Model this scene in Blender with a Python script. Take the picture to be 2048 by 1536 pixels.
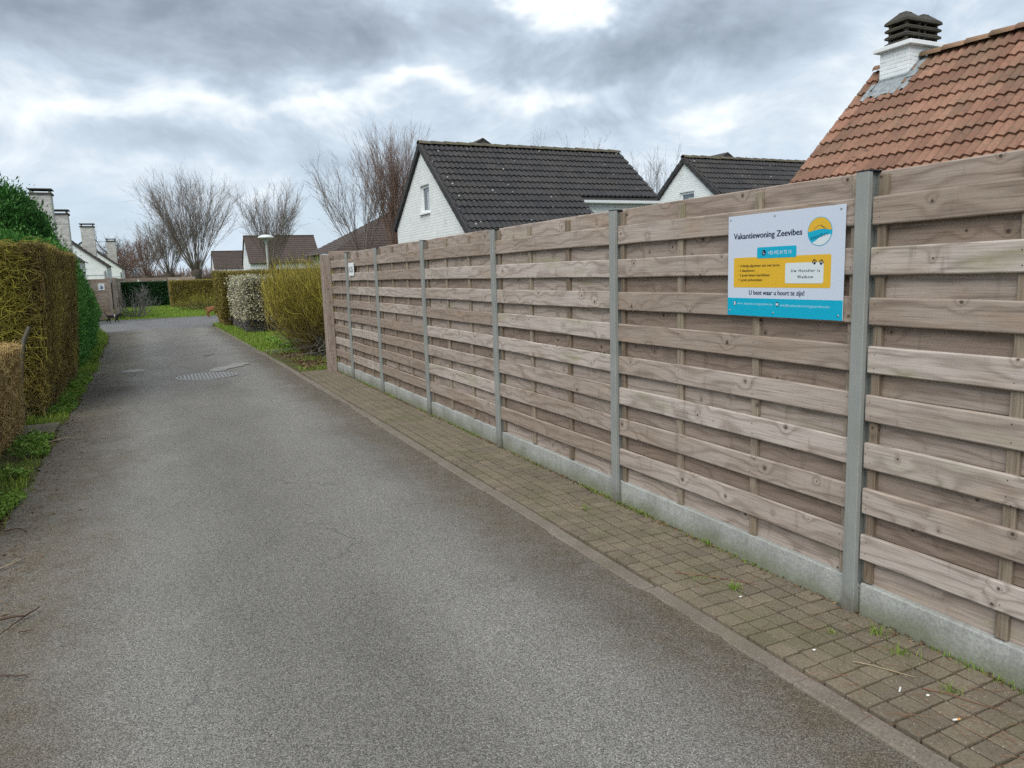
import bpy, bmesh, math, random
import numpy as np
from mathutils import Matrix, Vector, Euler

for o in list(bpy.data.objects):
    bpy.data.objects.remove(o)
SC = bpy.context.scene
COL = SC.collection
rng = np.random.default_rng(7)
random.seed(7)
R_ = math.radians

# ------------------------------------------------------------------ camera
cam = bpy.data.cameras.new('camera')
camo = bpy.data.objects.new('camera', cam)
COL.objects.link(camo)
cam.sensor_width = 36.0
cam.lens = 1500.0 / 2048.0 * 36.0
cam.clip_start = 0.05
cam.clip_end = 2000
PITCH, ROLL, YAW, CAMH = 0.1486, 0.0312, 0.4422, 1.6167
_f = Vector((math.sin(YAW), math.cos(YAW), 0)); _r = Vector((math.cos(YAW), -math.sin(YAW), 0)); _u = Vector((0, 0, 1))
_f2 = _f * math.cos(PITCH) - _u * math.sin(PITCH); _u2 = _u * math.cos(PITCH) + _f * math.sin(PITCH)
_r3 = _r * math.cos(ROLL) - _u2 * math.sin(ROLL); _u3 = _u2 * math.cos(ROLL) + _r * math.sin(ROLL)
camo.matrix_world = Matrix(((_r3.x, _u3.x, -_f2.x, 0), (_r3.y, _u3.y, -_f2.y, 0), (_r3.z, _u3.z, -_f2.z, CAMH), (0, 0, 0, 1)))
SC.camera = camo

# ------------------------------------------------------------------ light and exposure
SUN_AZ, SUN_EL = R_(-134), R_(46)          # azimuth clockwise from +Y
sd = bpy.data.lights.new('sun', 'SUN')
sd.energy = 1.5
sd.angle = R_(50)
sd.color = (1.0, 0.965, 0.91)
so = bpy.data.objects.new('sun', sd)
COL.objects.link(so)
_d = Vector((math.sin(SUN_AZ) * math.cos(SUN_EL), math.cos(SUN_AZ) * math.cos(SUN_EL), math.sin(SUN_EL)))
so.rotation_euler = _d.to_track_quat('Z', 'Y').to_euler()
SC.view_settings.view_transform = 'Standard'
SC.view_settings.look = 'None'
SC.view_settings.gamma = 1
SC.view_settings.exposure = 1.1
SC.view_settings.use_curve_mapping = False
SKY_GAIN = 0.64
CY = SC.cycles
SC.render.engine = 'CYCLES'
CY.max_bounces = 4; CY.diffuse_bounces = 3; CY.glossy_bounces = 2; CY.transmission_bounces = 2; CY.transparent_max_bounces = 4
CY.use_adaptive_sampling = True; CY.adaptive_threshold = 0.014; CY.adaptive_min_samples = 24
CY.use_denoising = False
CY.caustics_reflective = False; CY.caustics_refractive = False


class NT:
    """small helper round a node tree"""
    def __init__(s, tree):
        s.t = tree; s.n = tree.nodes; s.l = tree.links

    def node(s, typ, **kw):
        n = s.n.new(typ)
        for k, v in kw.items():
            setattr(n, k, v)
        return n

    def put(s, sock, v):
        if hasattr(v, 'is_output'):
            s.l.new(v, sock)
        elif v is not None:
            if isinstance(v, (tuple, list)) and len(v) == 3 and sock.type == 'RGBA':
                v = (*v, 1)
            sock.default_value = v

    def m(s, op, a, b=None, c=None, clamp=False):
        n = s.node('ShaderNodeMath', operation=op, use_clamp=clamp)
        for i, v in enumerate((a, b, c)):
            if v is not None:
                s.put(n.inputs[i], v)
        return n.outputs[0]

    def vm(s, op, a, b=None, scale=None):
        n = s.node('ShaderNodeVectorMath', operation=op)
        s.put(n.inputs[0], a)
        if b is not None:
            s.put(n.inputs[1], b)
        if scale is not None:
            s.put(n.inputs['Scale'], scale)
        return n.outputs['Value'] if op in ('DOT_PRODUCT', 'LENGTH', 'DISTANCE') else n.outputs['Vector']

    def noise(s, vec, scale=5, detail=4, rough=0.5, dist=0.0, dims='3D', color=False):
        n = s.node('ShaderNodeTexNoise', noise_dimensions=dims)
        s.put(n.inputs['Vector'], vec)
        s.put(n.inputs['Scale'], scale); s.put(n.inputs['Detail'], detail)
        s.put(n.inputs['Roughness'], rough); s.put(n.inputs['Distortion'], dist)
        return n.outputs['Color'] if color else n.outputs['Fac']

    def ramp(s, fac, stops, interp='LINEAR'):
        n = s.node('ShaderNodeValToRGB')
        n.color_ramp.interpolation = interp
        e = n.color_ramp.elements
        while len(e) < len(stops):
            e.new(0.5)
        for i, (p, c) in enumerate(stops):
            e[i].position = p
            e[i].color = (*c, 1) if len(c) == 3 else c
        s.put(n.inputs[0], fac)
        return n.outputs[0]

    def mr(s, v, a, b, c=0.0, d=1.0, smooth=False):
        n = s.node('ShaderNodeMapRange', clamp=True)
        if smooth:
            n.interpolation_type = 'SMOOTHSTEP'
        s.put(n.inputs[0], v)
        for i, x in enumerate((a, b, c, d)):
            s.put(n.inputs[1 + i], x)
        return n.outputs[0]

    def mix(s, fac, a, b, blend='MIX'):
        n = s.node('ShaderNodeMix', data_type='RGBA', blend_type=blend)
        s.put(n.inputs[0], fac); s.put(n.inputs[6], a); s.put(n.inputs[7], b)
        return n.outputs[2]

    def sep(s, v):
        n = s.node('ShaderNodeSeparateXYZ'); s.put(n.inputs[0], v)
        return n.outputs

    def comb(s, x, y, z):
        n = s.node('ShaderNodeCombineXYZ')
        for i, v in enumerate((x, y, z)):
            s.put(n.inputs[i], v)
        return n.outputs[0]


# ------------------------------------------------------------------ world: broken overcast over a blue sky
W = bpy.data.worlds.new('World')
SC.world = W
W.use_nodes = True
W.cycles.sampling_method = 'MANUAL'; W.cycles.sample_map_resolution = 512
w = NT(W.node_tree)
w.n.clear()
sky = w.node('ShaderNodeTexSky', sky_type='NISHITA')
sky.sun_disc = False
sky.sun_elevation = SUN_EL
sky.sun_rotation = SUN_AZ
tc = w.node('ShaderNodeTexCoord')
d = w.vm('NORMALIZE', tc.outputs['Generated'])
dx, dy, dz = w.sep(d)
# position on a flat cloud deck
zc = w.m('ADD', w.m('MAXIMUM', dz, 0.0), 0.16)
p = w.comb(w.m('DIVIDE', dx, zc), w.m('DIVIDE', dy, zc), 0.0)
big = w.noise(p, 0.75, 4, 0.56, 0.25)
ds = w.vm('MULTIPLY', d, (1.0, 1.0, 1.7))
mid = w.noise(w.vm('ADD', ds, (7.3, 2.1, 0.4)), 6.0, 7, 0.63, 0.5)
# warped direction for the single clouds
wc = w.vm('SUBTRACT', w.noise(ds, 5.5, 4, 0.6, 0.0, color=True), (0.5, 0.5, 0.5))
az = w.m('ADD', w.m('ARCTAN2', dx, dy), w.m('MULTIPLY', w.sep(wc)[0], 0.50))
el = w.m('ADD', w.m('ARCSINE', dz), w.m('MULTIPLY', w.sep(wc)[1], 0.17))


def cloud(a0, e0, wa, we, amp):
    a = w.m('DIVIDE', w.m('SUBTRACT', az, R_(a0)), R_(wa))
    e = w.m('DIVIDE', w.m('SUBTRACT', el, R_(e0)), R_(we))
    q = w.m('ADD', w.m('POWER', a, 2.0), w.m('POWER', e, 2.0))
    return w.m('MULTIPLY', w.m('EXPONENT', w.m('MULTIPLY', q, -1.0)), amp)


dens = w.m('ADD', w.m('MULTIPLY', w.m('SUBTRACT', big, 0.5), 0.62), w.m('MULTIPLY', w.m('SUBTRACT', mid, 0.5), 1.02))
for args in ((-4, 17.3, 9, 3.2, -0.30), (9, 17.0, 10, 2.7, -0.34), (19, 16.6, 6, 2.0, -0.14), (37, 15.6, 8, 2.2, -0.34), (47, 16.5, 6, 3.0, -0.10),
             (30, 19.0, 3.2, 2.0, 0.52), (27, 12.8, 9, 1.0, 0.27), (12, 12.2, 10, 1.2, 0.20), (41, 10.4, 6, 1.3, 0.20), (-2, 11.5, 7, 1.0, 0.12),
             (53, 12.5, 6, 4.0, 0.02), (4, 9.0, 7, 1.2, -0.12), (18, 9.4, 7, 1.2, -0.14), (33, 10.2, 5, 1.0, -0.12), (0, 6.8, 8, 1.0, 0.10)):
    dens = w.m('ADD', dens, cloud(*args))
val = w.m('ADD', dens, 0.50)
cc = w.ramp(val, [(0.0, (0.215, 0.25, 0.285)), (0.30, (0.345, 0.395, 0.45)), (0.50, (0.475, 0.545, 0.615)), (0.68, (0.66, 0.715, 0.76)), (0.90, (0.96, 0.965, 0.955))])
# towards the horizon the deck goes blue-grey
hz = w.mr(dz, 0.0, 0.19, 0.60, 0.0, True)
cc = w.mix(hz, cc, (0.44, 0.54, 0.655))
gap = w.mr(val, 0.42, 0.60, 0.10, 0.02, True)
skyc = w.vm('SCALE', sky.outputs[0], scale=0.10)
tot = w.mix(gap, w.vm('SCALE', cc, scale=SKY_GAIN), skyc)
bg = w.node('ShaderNodeBackground')
w.put(bg.inputs[0], tot)
bg.inputs[1].default_value = 1.0
wo = w.node('ShaderNodeOutputWorld')
w.l.new(bg.outputs[0], wo.inputs[0])

# ------------------------------------------------------------------ object helpers


def tag(o, label=None, cat=None, group=None, kind=None):
    if label: o['label'] = label
    if cat: o['category'] = cat
    if group: o['group'] = group
    if kind: o['kind'] = kind
    return o


def link(o, parent=None):
    COL.objects.link(o)
    if parent is not None:
        o.parent = parent
        if parent.type == 'EMPTY' and parent.get('_w'):
            o.matrix_parent_inverse = Matrix.Translation(-Vector(parent.location))
    return o


def thing(name, loc, label, cat, group=None):
    """an Empty at the thing's base; children keep world coordinates"""
    o = bpy.data.objects.new(name, None)
    o.empty_display_size = 0.2
    o.location = loc
    o['_w'] = 1
    COL.objects.link(o)
    return tag(o, label, cat, group)


def mesh_np(name, V, F, smooth=False, mat=None):
    """V (n,3), F (m,k) arrays, or list of face lists"""
    me = bpy.data.meshes.new(name)
    V = np.asarray(V, dtype=np.float32)
    if isinstance(F, np.ndarray):
        k = F.shape[1]
        me.vertices.add(len(V)); me.vertices.foreach_set('co', V.ravel())
        me.loops.add(F.size); me.loops.foreach_set('vertex_index', F.astype(np.int32).ravel())
        me.polygons.add(len(F))
        me.polygons.foreach_set('loop_start', np.arange(0, F.size, k, dtype=np.int32))
        me.update(calc_edges=True)
        me.validate()
    else:
        me.from_pydata([tuple(map(float, v)) for v in V], [], [tuple(map(int, f)) for f in F])
        me.update()
    if smooth:
        me.polygons.foreach_set('use_smooth', np.ones(len(me.polygons), dtype=bool))
    if mat is not None:
        for q in (mat if isinstance(mat, (list, tuple)) else [mat]):
            me.materials.append(q)
    return me


class MB:
    """collects boxes, prisms, tubes into one mesh"""
    def __init__(s):
        s.v = []; s.f = []

    def add(s, V, F):
        b = len(s.v)
        s.v += [tuple(v) for v in V]
        s.f += [tuple(i + b for i in f) for f in F]
        return s

    def box(s, x0, x1, y0, y1, z0, z1):
        V = [(x0, y0, z0), (x1, y0, z0), (x1, y1, z0), (x0, y1, z0), (x0, y0, z1), (x1, y0, z1), (x1, y1, z1), (x0, y1, z1)]
        return s.add(V, [(3, 2, 1, 0), (4, 5, 6, 7), (0, 1, 5, 4), (1, 2, 6, 5), (2, 3, 7, 6), (3, 0, 4, 7)])

    def prism(s, poly, vec):
        """extrude polygon (list of 3d points) along vec"""
        n = len(poly)
        V = [tuple(q) for q in poly] + [tuple(a + b for a, b in zip(q, vec)) for q in poly]
        F = [tuple(range(n))[::-1], tuple(range(n, 2 * n))] + [(i, (i + 1) % n, n + (i + 1) % n, n + i) for i in range(n)]
        return s.add(V, F)

    def lathe(s, prof, c=(0, 0, 0), n=24):
        """prof list of (r,z); axis z"""
        V = []; F = []
        for r, z in prof:
            for i in range(n):
                a = 2 * math.pi * i / n
                V.append((c[0] + r * math.cos(a), c[1] + r * math.sin(a), c[2] + z))
        for j in range(len(prof) - 1):
            for i in range(n):
                F.append((j * n + i, j * n + (i + 1) % n, (j + 1) * n + (i + 1) % n, (j + 1) * n + i))
        return s.add(V, F)

    def tube(s, pts, rad, n=6):
        pts = np.array(pts, float)
        rad = np.broadcast_to(np.array(rad, float), (len(pts),))
        V, F = tubes(pts[None], rad[None], n)
        return s.add(V, F.tolist()).add(*cap(V[:n])).add(*cap(V[-n:]))

    def mesh(s, name, mat=None, smooth=False, bevel=0.0, seg=1):
        me = mesh_np(name, s.v, s.f, smooth, mat)
        bm = bmesh.new(); bm.from_mesh(me)
        bmesh.ops.recalc_face_normals(bm, faces=bm.faces)
        if bevel:
            bmesh.ops.bevel(bm, geom=[e for e in bm.edges if e.calc_face_angle(0) > 0.5], offset=bevel, segments=seg, affect='EDGES', profile=0.5)
        bm.to_mesh(me); bm.free()
        if smooth:
            me.polygons.foreach_set('use_smooth', np.ones(len(me.polygons), dtype=bool))
        return me

    def obj(s, name, mat=None, parent=None, **kw):
        return link(bpy.data.objects.new(name, s.mesh(name, mat, **kw)), parent)


def cap(ring):
    return [tuple(q) for q in ring], [tuple(range(len(ring)))]


def nrm(a):
    return a / np.maximum(np.linalg.norm(a, axis=-1, keepdims=True), 1e-9)


def tubes(P, Rad, sides=3):
    """P (N,K,3) polylines, Rad (N,K) -> verts, quads"""
    N, K, _ = P.shape
    T = nrm(np.gradient(P, axis=1))
    ref = np.where(np.abs(T[..., 2:3]) > 0.9, np.array([1.0, 0, 0]), np.array([0, 0, 1.0]))
    A = nrm(np.cross(T, ref)); B = np.cross(T, A)
    ang = np.arange(sides) * 2 * np.pi / sides
    V = P[:, :, None, :] + Rad[:, :, None, None] * (np.cos(ang)[None, None, :, None] * A[:, :, None, :] + np.sin(ang)[None, None, :, None] * B[:, :, None, :])
    idx = np.arange(N * K * sides).reshape(N, K, sides)
    a = idx[:, :-1, :]; b = np.roll(a, -1, 2); c2 = np.roll(idx[:, 1:, :], -1, 2); dd = idx[:, 1:, :]
    F = np.stack([a, b, c2, dd], -1).reshape(-1, 4)
    return V.reshape(-1, 3), F


def grow(S, D, L, K, up=0.0, wob=0.15, gen=rng):
    """polylines from starts S along D with lengths L, bending upwards"""
    D = nrm(np.asarray(D, float)); p_ = np.asarray(S, float).copy(); out = [p_.copy()]
    L = np.broadcast_to(L, (len(p_),))
    for _ in range(K - 1):
        D = nrm(D + np.array([0, 0, up]) + gen.normal(0, wob, D.shape))
        p_ = p_ + D * (L / (K - 1))[:, None]
        out.append(p_.copy())
    return np.stack(out, 1)


def twig_obj(name, P, r0, r1, mat, parent, sides=3):
    N, K, _ = P.shape
    t = np.linspace(0, 1, K)[None]
    r0 = np.broadcast_to(np.asarray(r0, float).reshape(-1, 1), (N, 1)); r1 = np.broadcast_to(np.asarray(r1, float).reshape(-1, 1), (N, 1))
    V, F = tubes(P, r0 * (1 - t) + r1 * t, sides)
    return link(bpy.data.objects.new(name, mesh_np(name, V, F, True, mat)), parent)


def along(P, idx, t):
    """points and tangents at parameter t on polylines P[idx]"""
    K = P.shape[1]; x = t * (K - 1); i = np.minimum(x.astype(int), K - 2); fr = (x - i)[:, None]
    a = P[idx, i]; b = P[idx, i + 1]
    return a * (1 - fr) + b * fr, nrm(b - a)


def leaf_quads(C, A, B, ln, wd):
    """diamond leaves: centre C, long axis A, side axis B"""
    ln = np.broadcast_to(ln, (len(C),))[:, None]; wd = np.broadcast_to(wd, (len(C),))[:, None]
    V = np.stack([C - A * ln * .5, C + B * wd * .5 - A * ln * 0.05, C + A * ln * .5, C - B * wd * .5 - A * ln * 0.05], 1).reshape(-1, 3)
    return V, np.arange(len(V)).reshape(-1, 4)


def leaf_obj(name, C, A, ln, wd, mat, parent, tilt=1.0, gen=rng):
    A = nrm(A); B = nrm(np.cross(A, nrm(gen.normal(0, tilt, A.shape) + np.array([0, 0, 0.3]))))
    V, F = leaf_quads(C, A, B, ln, wd)
    return link(bpy.data.objects.new(name, mesh_np(name, V, F, False, mat)), parent)


def blades_mesh(name, X, Y, Z, h, wd, mat, lean=0.5, gen=rng):
    """curved grass blades, two faces each"""
    n = len(X)
    a = gen.uniform(0, 2 * np.pi, n); dirv = np.stack([np.cos(a), np.sin(a), np.zeros(n)], -1); sd_ = np.stack([-np.sin(a), np.cos(a), np.zeros(n)], -1)
    h = np.broadcast_to(h, (n,)); wd = np.broadcast_to(wd, (n,)); le = np.abs(gen.normal(0, lean, n)) * h
    b = np.stack([X, Y, np.broadcast_to(Z, (n,))], -1)
    up = np.array([0, 0, 1.0])
    m1 = b + up * (h * .55)[:, None] + dirv * (le * .35)[:, None]
    tp = b + up * (h * .92)[:, None] + dirv * le[:, None]
    s = sd_ * (wd * .5)[:, None]
    V = np.stack([b - s, b + s, m1 + s * .8, m1 - s * .8, tp + s * .12, tp - s * .12], 1).reshape(-1, 3)
    i = np.arange(n)[:, None] * 6
    F = np.concatenate([i + np.array([[0, 1, 2, 3]]), i + np.array([[3, 2, 4, 5]])], 0)
    return mesh_np(name, V, F, False, mat)


def srgb(r, g, b, k=1.0):
    f = lambda c: ((c / 255 + 0.055) / 1.055) ** 2.4 if c > 10 else c / 255 / 12.92
    return (f(r) * k, f(g) * k, f(b) * k)


# ------------------------------------------------------------------ materials
MATS = {}


def newmat(name):
    m_ = bpy.data.materials.new(name)
    m_.use_nodes = True
    t = NT(m_.node_tree)
    b = t.n['Principled BSDF']
    MATS[name] = m_
    return m_, t, b


def bump(t, b, h, strength=0.3, dist=0.01):
    n = t.node('ShaderNodeBump')
    n.inputs['Strength'].default_value = strength
    n.inputs['Distance'].default_value = dist
    t.put(n.inputs['Height'], h)
    t.l.new(n.outputs[0], b.inputs['Normal'])


def plain(name, col, rough=0.7, var=0.15, scale=6.0, spec=0.3, metal=0.0, coords='Object', bmp=0.0, rand=0.0):
    m_, t, b = newmat(name)
    tcn = t.node('ShaderNodeTexCoord')
    v = tcn.outputs[coords]
    f = t.noise(v, scale, 6, 0.6)
    c = t.mix(t.mr(f, 0.3, 0.7), tuple(x * (1 - var) for x in col), tuple(min(1, x * (1 + var)) for x in col))
    if rand:
        oi = t.node('ShaderNodeObjectInfo')
        c = t.mix(1.0, c, t.ramp(oi.outputs['Random'], [(0, (1 - rand,) * 3), (1, (1 + rand,) * 3)]), 'MULTIPLY')
    t.put(b.inputs['Base Color'], c)
    b.inputs['Roughness'].default_value = rough
    b.inputs['Specular IOR Level'].default_value = spec
    b.inputs['Metallic'].default_value = metal
    if bmp:
        bump(t, b, t.noise(v, scale * 8, 4, 0.6), bmp, 0.004)
    return m_


def island(name, stops, rough=0.65, spec=0.2, trans=0.0, low=None, patch=0.0):
    """colour varies from twig to twig / leaf to leaf"""
    m_, t, b = newmat(name)
    g = t.node('ShaderNodeNewGeometry')
    fac = g.outputs['Random Per Island']
    if patch:
        f = t.noise(g.outputs['Position'], 1.3, 3, 0.5)
        fac = t.m('ADD', t.m('MULTIPLY', fac, 1 - patch), t.m('MULTIPLY', t.mr(f, 0.3, 0.7), patch))
    c = t.ramp(fac, stops)
    if low:                      # blends to a second, browner colour towards the foot
        z = t.sep(g.outputs['Position'])[2]
        c = t.mix(t.mr(t.m('ADD', z, t.m('MULTIPLY', g.outputs['Random Per Island'], 0.4)), low[0], low[1], 1.0, 0.0), c, low[2])
    t.put(b.inputs['Base Color'], c)
    b.inputs['Roughness'].default_value = rough
    b.inputs['Specular IOR Level'].default_value = spec
    if trans:
        tr = t.node('ShaderNodeBsdfTranslucent'); t.put(tr.inputs[0], c)
        mx = t.node('ShaderNodeMixShader'); mx.inputs[0].default_value = trans
        t.l.new(b.outputs[0], mx.inputs[1]); t.l.new(tr.outputs[0], mx.inputs[2])
        t.l.new(mx.outputs[0], t.n['Material Output'].inputs[0])
    return m_


def wood(name, ca, cb, cdark, green=0.25, gain=1.0, upright=False):
    """weathered softwood: grain, growth rings bending round knots, each piece its own"""
    m_, t, b = newmat(name)
    tcn = t.node('ShaderNodeTexCoord'); oi = t.node('ShaderNodeObjectInfo')
    rnd = oi.outputs['Random']
    x, y, z = t.sep(tcn.outputs['Object'])
    if upright:
        x, z = z, t.m('ADD', x, y)
    else:
        z = t.m('ADD', z, t.m('MULTIPLY', y, 0.6))
    X = t.m('ADD', x, t.m('MULTIPLY', rnd, 71.0)); Z = t.m('ADD', z, t.m('MULTIPLY', rnd, 37.0))
    vo = t.node('ShaderNodeTexVoronoi', voronoi_dimensions='2D', feature='F1')
    t.put(vo.inputs['Vector'], t.comb(t.m('MULTIPLY', X, 4.6), t.m('MULTIPLY', Z, 4.6), 0))
    vo.inputs['Scale'].default_value = 1.0
    dk = vo.outputs['Distance']
    low = t.noise(t.comb(t.m('MULTIPLY', X, 0.9), t.m('MULTIPLY', Z, 4.0), 3.1), 1.0, 3, 0.5)
    bend = t.m('MULTIPLY', t.m('EXPONENT', t.m('MULTIPLY', dk, -7.5)), t.m('MULTIPLY', t.sep(vo.outputs['Color'])[0], 15.0))
    ph = t.m('ADD', t.m('ADD', t.m('MULTIPLY', Z, 75.0), t.m('MULTIPLY', low, 34.0)), bend)
    ring = t.m('ADD', t.m('MULTIPLY', t.m('SINE', ph), 0.5), 0.5)
    ring = t.m('POWER', ring, 4.0)
    fib = t.noise(t.comb(t.m('MULTIPLY', X, 4.0), t.m('MULTIPLY', Z, 120.0), 0.0), 1.0, 5, 0.65)
    tone = t.noise(t.comb(t.m('MULTIPLY', X, 0.9), t.m('MULTIPLY', Z, 3.2), 9.0), 1.3, 5, 0.6)
    tone = t.m('ADD', t.m('MULTIPLY', tone, 0.75), t.m('MULTIPLY', t.m('SUBTRACT', rnd, 0.42), 0.60))
    c = t.mix(t.mr(tone, 0.25, 0.62), ca, cb)
    warm = t.noise(t.comb(t.m('MULTIPLY', X, 1.7), t.m('MULTIPLY', Z, 6.0), 21.0), 1.0, 4, 0.6)
    c = t.mix(t.mr(warm, 0.54, 0.72, 0.0, 0.5), c, (ca[0] * 1.12, ca[1] * 0.98, ca[2] * 0.82))
    stn = t.noise(t.comb(t.m('MULTIPLY', X, 14.0), t.m('MULTIPLY', Z, 3.0), 33.0), 1.0, 3, 0.6)
    c = t.mix(t.mr(stn, 0.60, 0.74, 0.0, 0.35), c, tuple(q * 0.8 for q in cdark))
    c = t.mix(t.m('MULTIPLY', ring, 0.42), c, cdark)
    c = t.mix(1.0, c, t.ramp(fib, [(0.25, (0.52, 0.50, 0.48)), (0.5, (1, 1, 1)), (0.8, (1.24, 1.24, 1.23))]), 'MULTIPLY')
    # drying cracks
    cr = t.noise(t.comb(t.m('MULTIPLY', X, 2.2), t.m('MULTIPLY', Z, 120.0), 4.0), 1.0, 2, 0.5)
    c = t.mix(t.mr(cr, 0.70, 0.78, 0.0, 0.55), c, tuple(q * 0.35 for q in cdark))
    # knots
    ksz = t.mr(t.sep(vo.outputs['Color'])[0], 0.25, 1.0, 0.0, 1.0)
    kd = t.m('DIVIDE', dk, t.m('ADD', t.m('MULTIPLY', ksz, 0.9), 0.05))
    kn = t.mr(kd, 0.030, 0.075, 1.0, 0.0, True)
    kr = t.mr(kd, 0.060, 0.13, 0.26, 0.0, True)
    c = t.mix(kr, c, tuple(q * 0.9 for q in cdark))
    c = t.mix(t.m('MULTIPLY', kn, 0.85), c, tuple(q * 0.30 for q in cdark))
    # green algae bloom, in patches, some pieces only
    ga = t.noise(t.comb(t.m('MULTIPLY', X, 1.1), t.m('MULTIPLY', Z, 5.0), 17.0), 1.4, 4, 0.6)
    gm = t.m('MULTIPLY', t.mr(ga, 0.56, 0.74), t.m('MULTIPLY', t.mr(rnd, 0.45, 0.9), green))
    c = t.mix(gm, c, (0.22, 0.24, 0.10))
    c = t.vm('SCALE', c, scale=gain)
    t.put(b.inputs['Base Color'], c)
    b.inputs['Roughness'].default_value = 0.72
    b.inputs['Specular IOR Level'].default_value = 0.25
    bump(t, b, t.m('SUBTRACT', t.m('ADD', t.m('MULTIPLY', fib, 0.5), t.m('MULTIPLY', ring, 0.25)), kn), 0.35, 0.002)
    return m_


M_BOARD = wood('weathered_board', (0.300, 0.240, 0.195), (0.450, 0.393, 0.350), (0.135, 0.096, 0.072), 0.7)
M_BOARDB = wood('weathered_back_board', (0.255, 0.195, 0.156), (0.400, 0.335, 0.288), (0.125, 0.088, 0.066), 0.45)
M_UPRIGHT = wood('upright_timber', (0.185, 0.145, 0.105), (0.285, 0.238, 0.185), (0.10, 0.075, 0.053), 0.6, upright=True)
M_ENDPOST = wood('end_post_timber', (0.235, 0.19, 0.158), (0.32, 0.262, 0.225), (0.13, 0.09, 0.068), 0.3, upright=True)
M_POST, _t, _b = newmat('grey_coated_post')
_g = _t.node('ShaderNodeNewGeometry'); _P = _g.outputs['Position']
_x, _y, _z = _t.sep(_P)
_c = _t.mix(_t.mr(_t.noise(_P, 4.0, 5, 0.65), 0.3, 0.7), (0.225, 0.238, 0.226), (0.275, 0.288, 0.272))
_st = _t.noise(_t.comb(_t.m('MULTIPLY', _x, 60), _t.m('MULTIPLY', _y, 60), _t.m('MULTIPLY', _z, 1.5)), 1.0, 3, 0.6)
_c = _t.mix(_t.mr(_st, 0.56, 0.72, 0.0, 0.35), _c, (0.13, 0.135, 0.115))
_c = _t.mix(_t.mr(_t.m('ADD', _z, _t.m('MULTIPLY', _t.m('SUBTRACT', _t.noise(_P, 22.0, 4, 0.65), 0.5), 0.22)), 0.02, 0.16, 0.75, 0.0), _c, (0.105, 0.093, 0.062))
_t.put(_b.inputs['Base Color'], _c)
_b.inputs['Roughness'].default_value = 0.5
M_POSTD = plain('post_slot_rubber', (0.07, 0.08, 0.082), 0.6, 0.1)
M_STEEL = plain('steel', (0.32, 0.33, 0.33), 0.45, 0.1, 20, metal=0.6)
M_WHITEP = plain('white_print', (0.53, 0.59, 0.69), 0.35, 0.015, 2.0, 0.4)
M_WHITEB = plain('white_box_print', (0.60, 0.66, 0.69), 0.35, 0.01, 2.0, 0.4)
M_CYAN = plain('cyan_print', (0.0, 0.36, 0.53), 0.35, 0.02, 2.0, 0.4)
M_YELLOW = plain('yellow_print', (0.66, 0.40, 0.025), 0.35, 0.02, 2.0, 0.4)
M_NAVY = plain('navy_print', (0.008, 0.018, 0.05), 0.4, 0.02, 2.0, 0.3)
M_DARKTXT = plain('dark_print', (0.05, 0.035, 0.012), 0.4, 0.02, 2.0, 0.3)
M_PALE = plain('pale_print', (0.34, 0.60, 0.72), 0.4, 0.02, 2.0, 0.3)
M_SOIL = plain('soil', (0.075, 0.06, 0.042), 0.95, 0.4, 9, 0.1, bmp=0.8)
M_BLACKPL = plain('black_plastic', (0.02, 0.02, 0.022), 0.5, 0.1)


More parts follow.
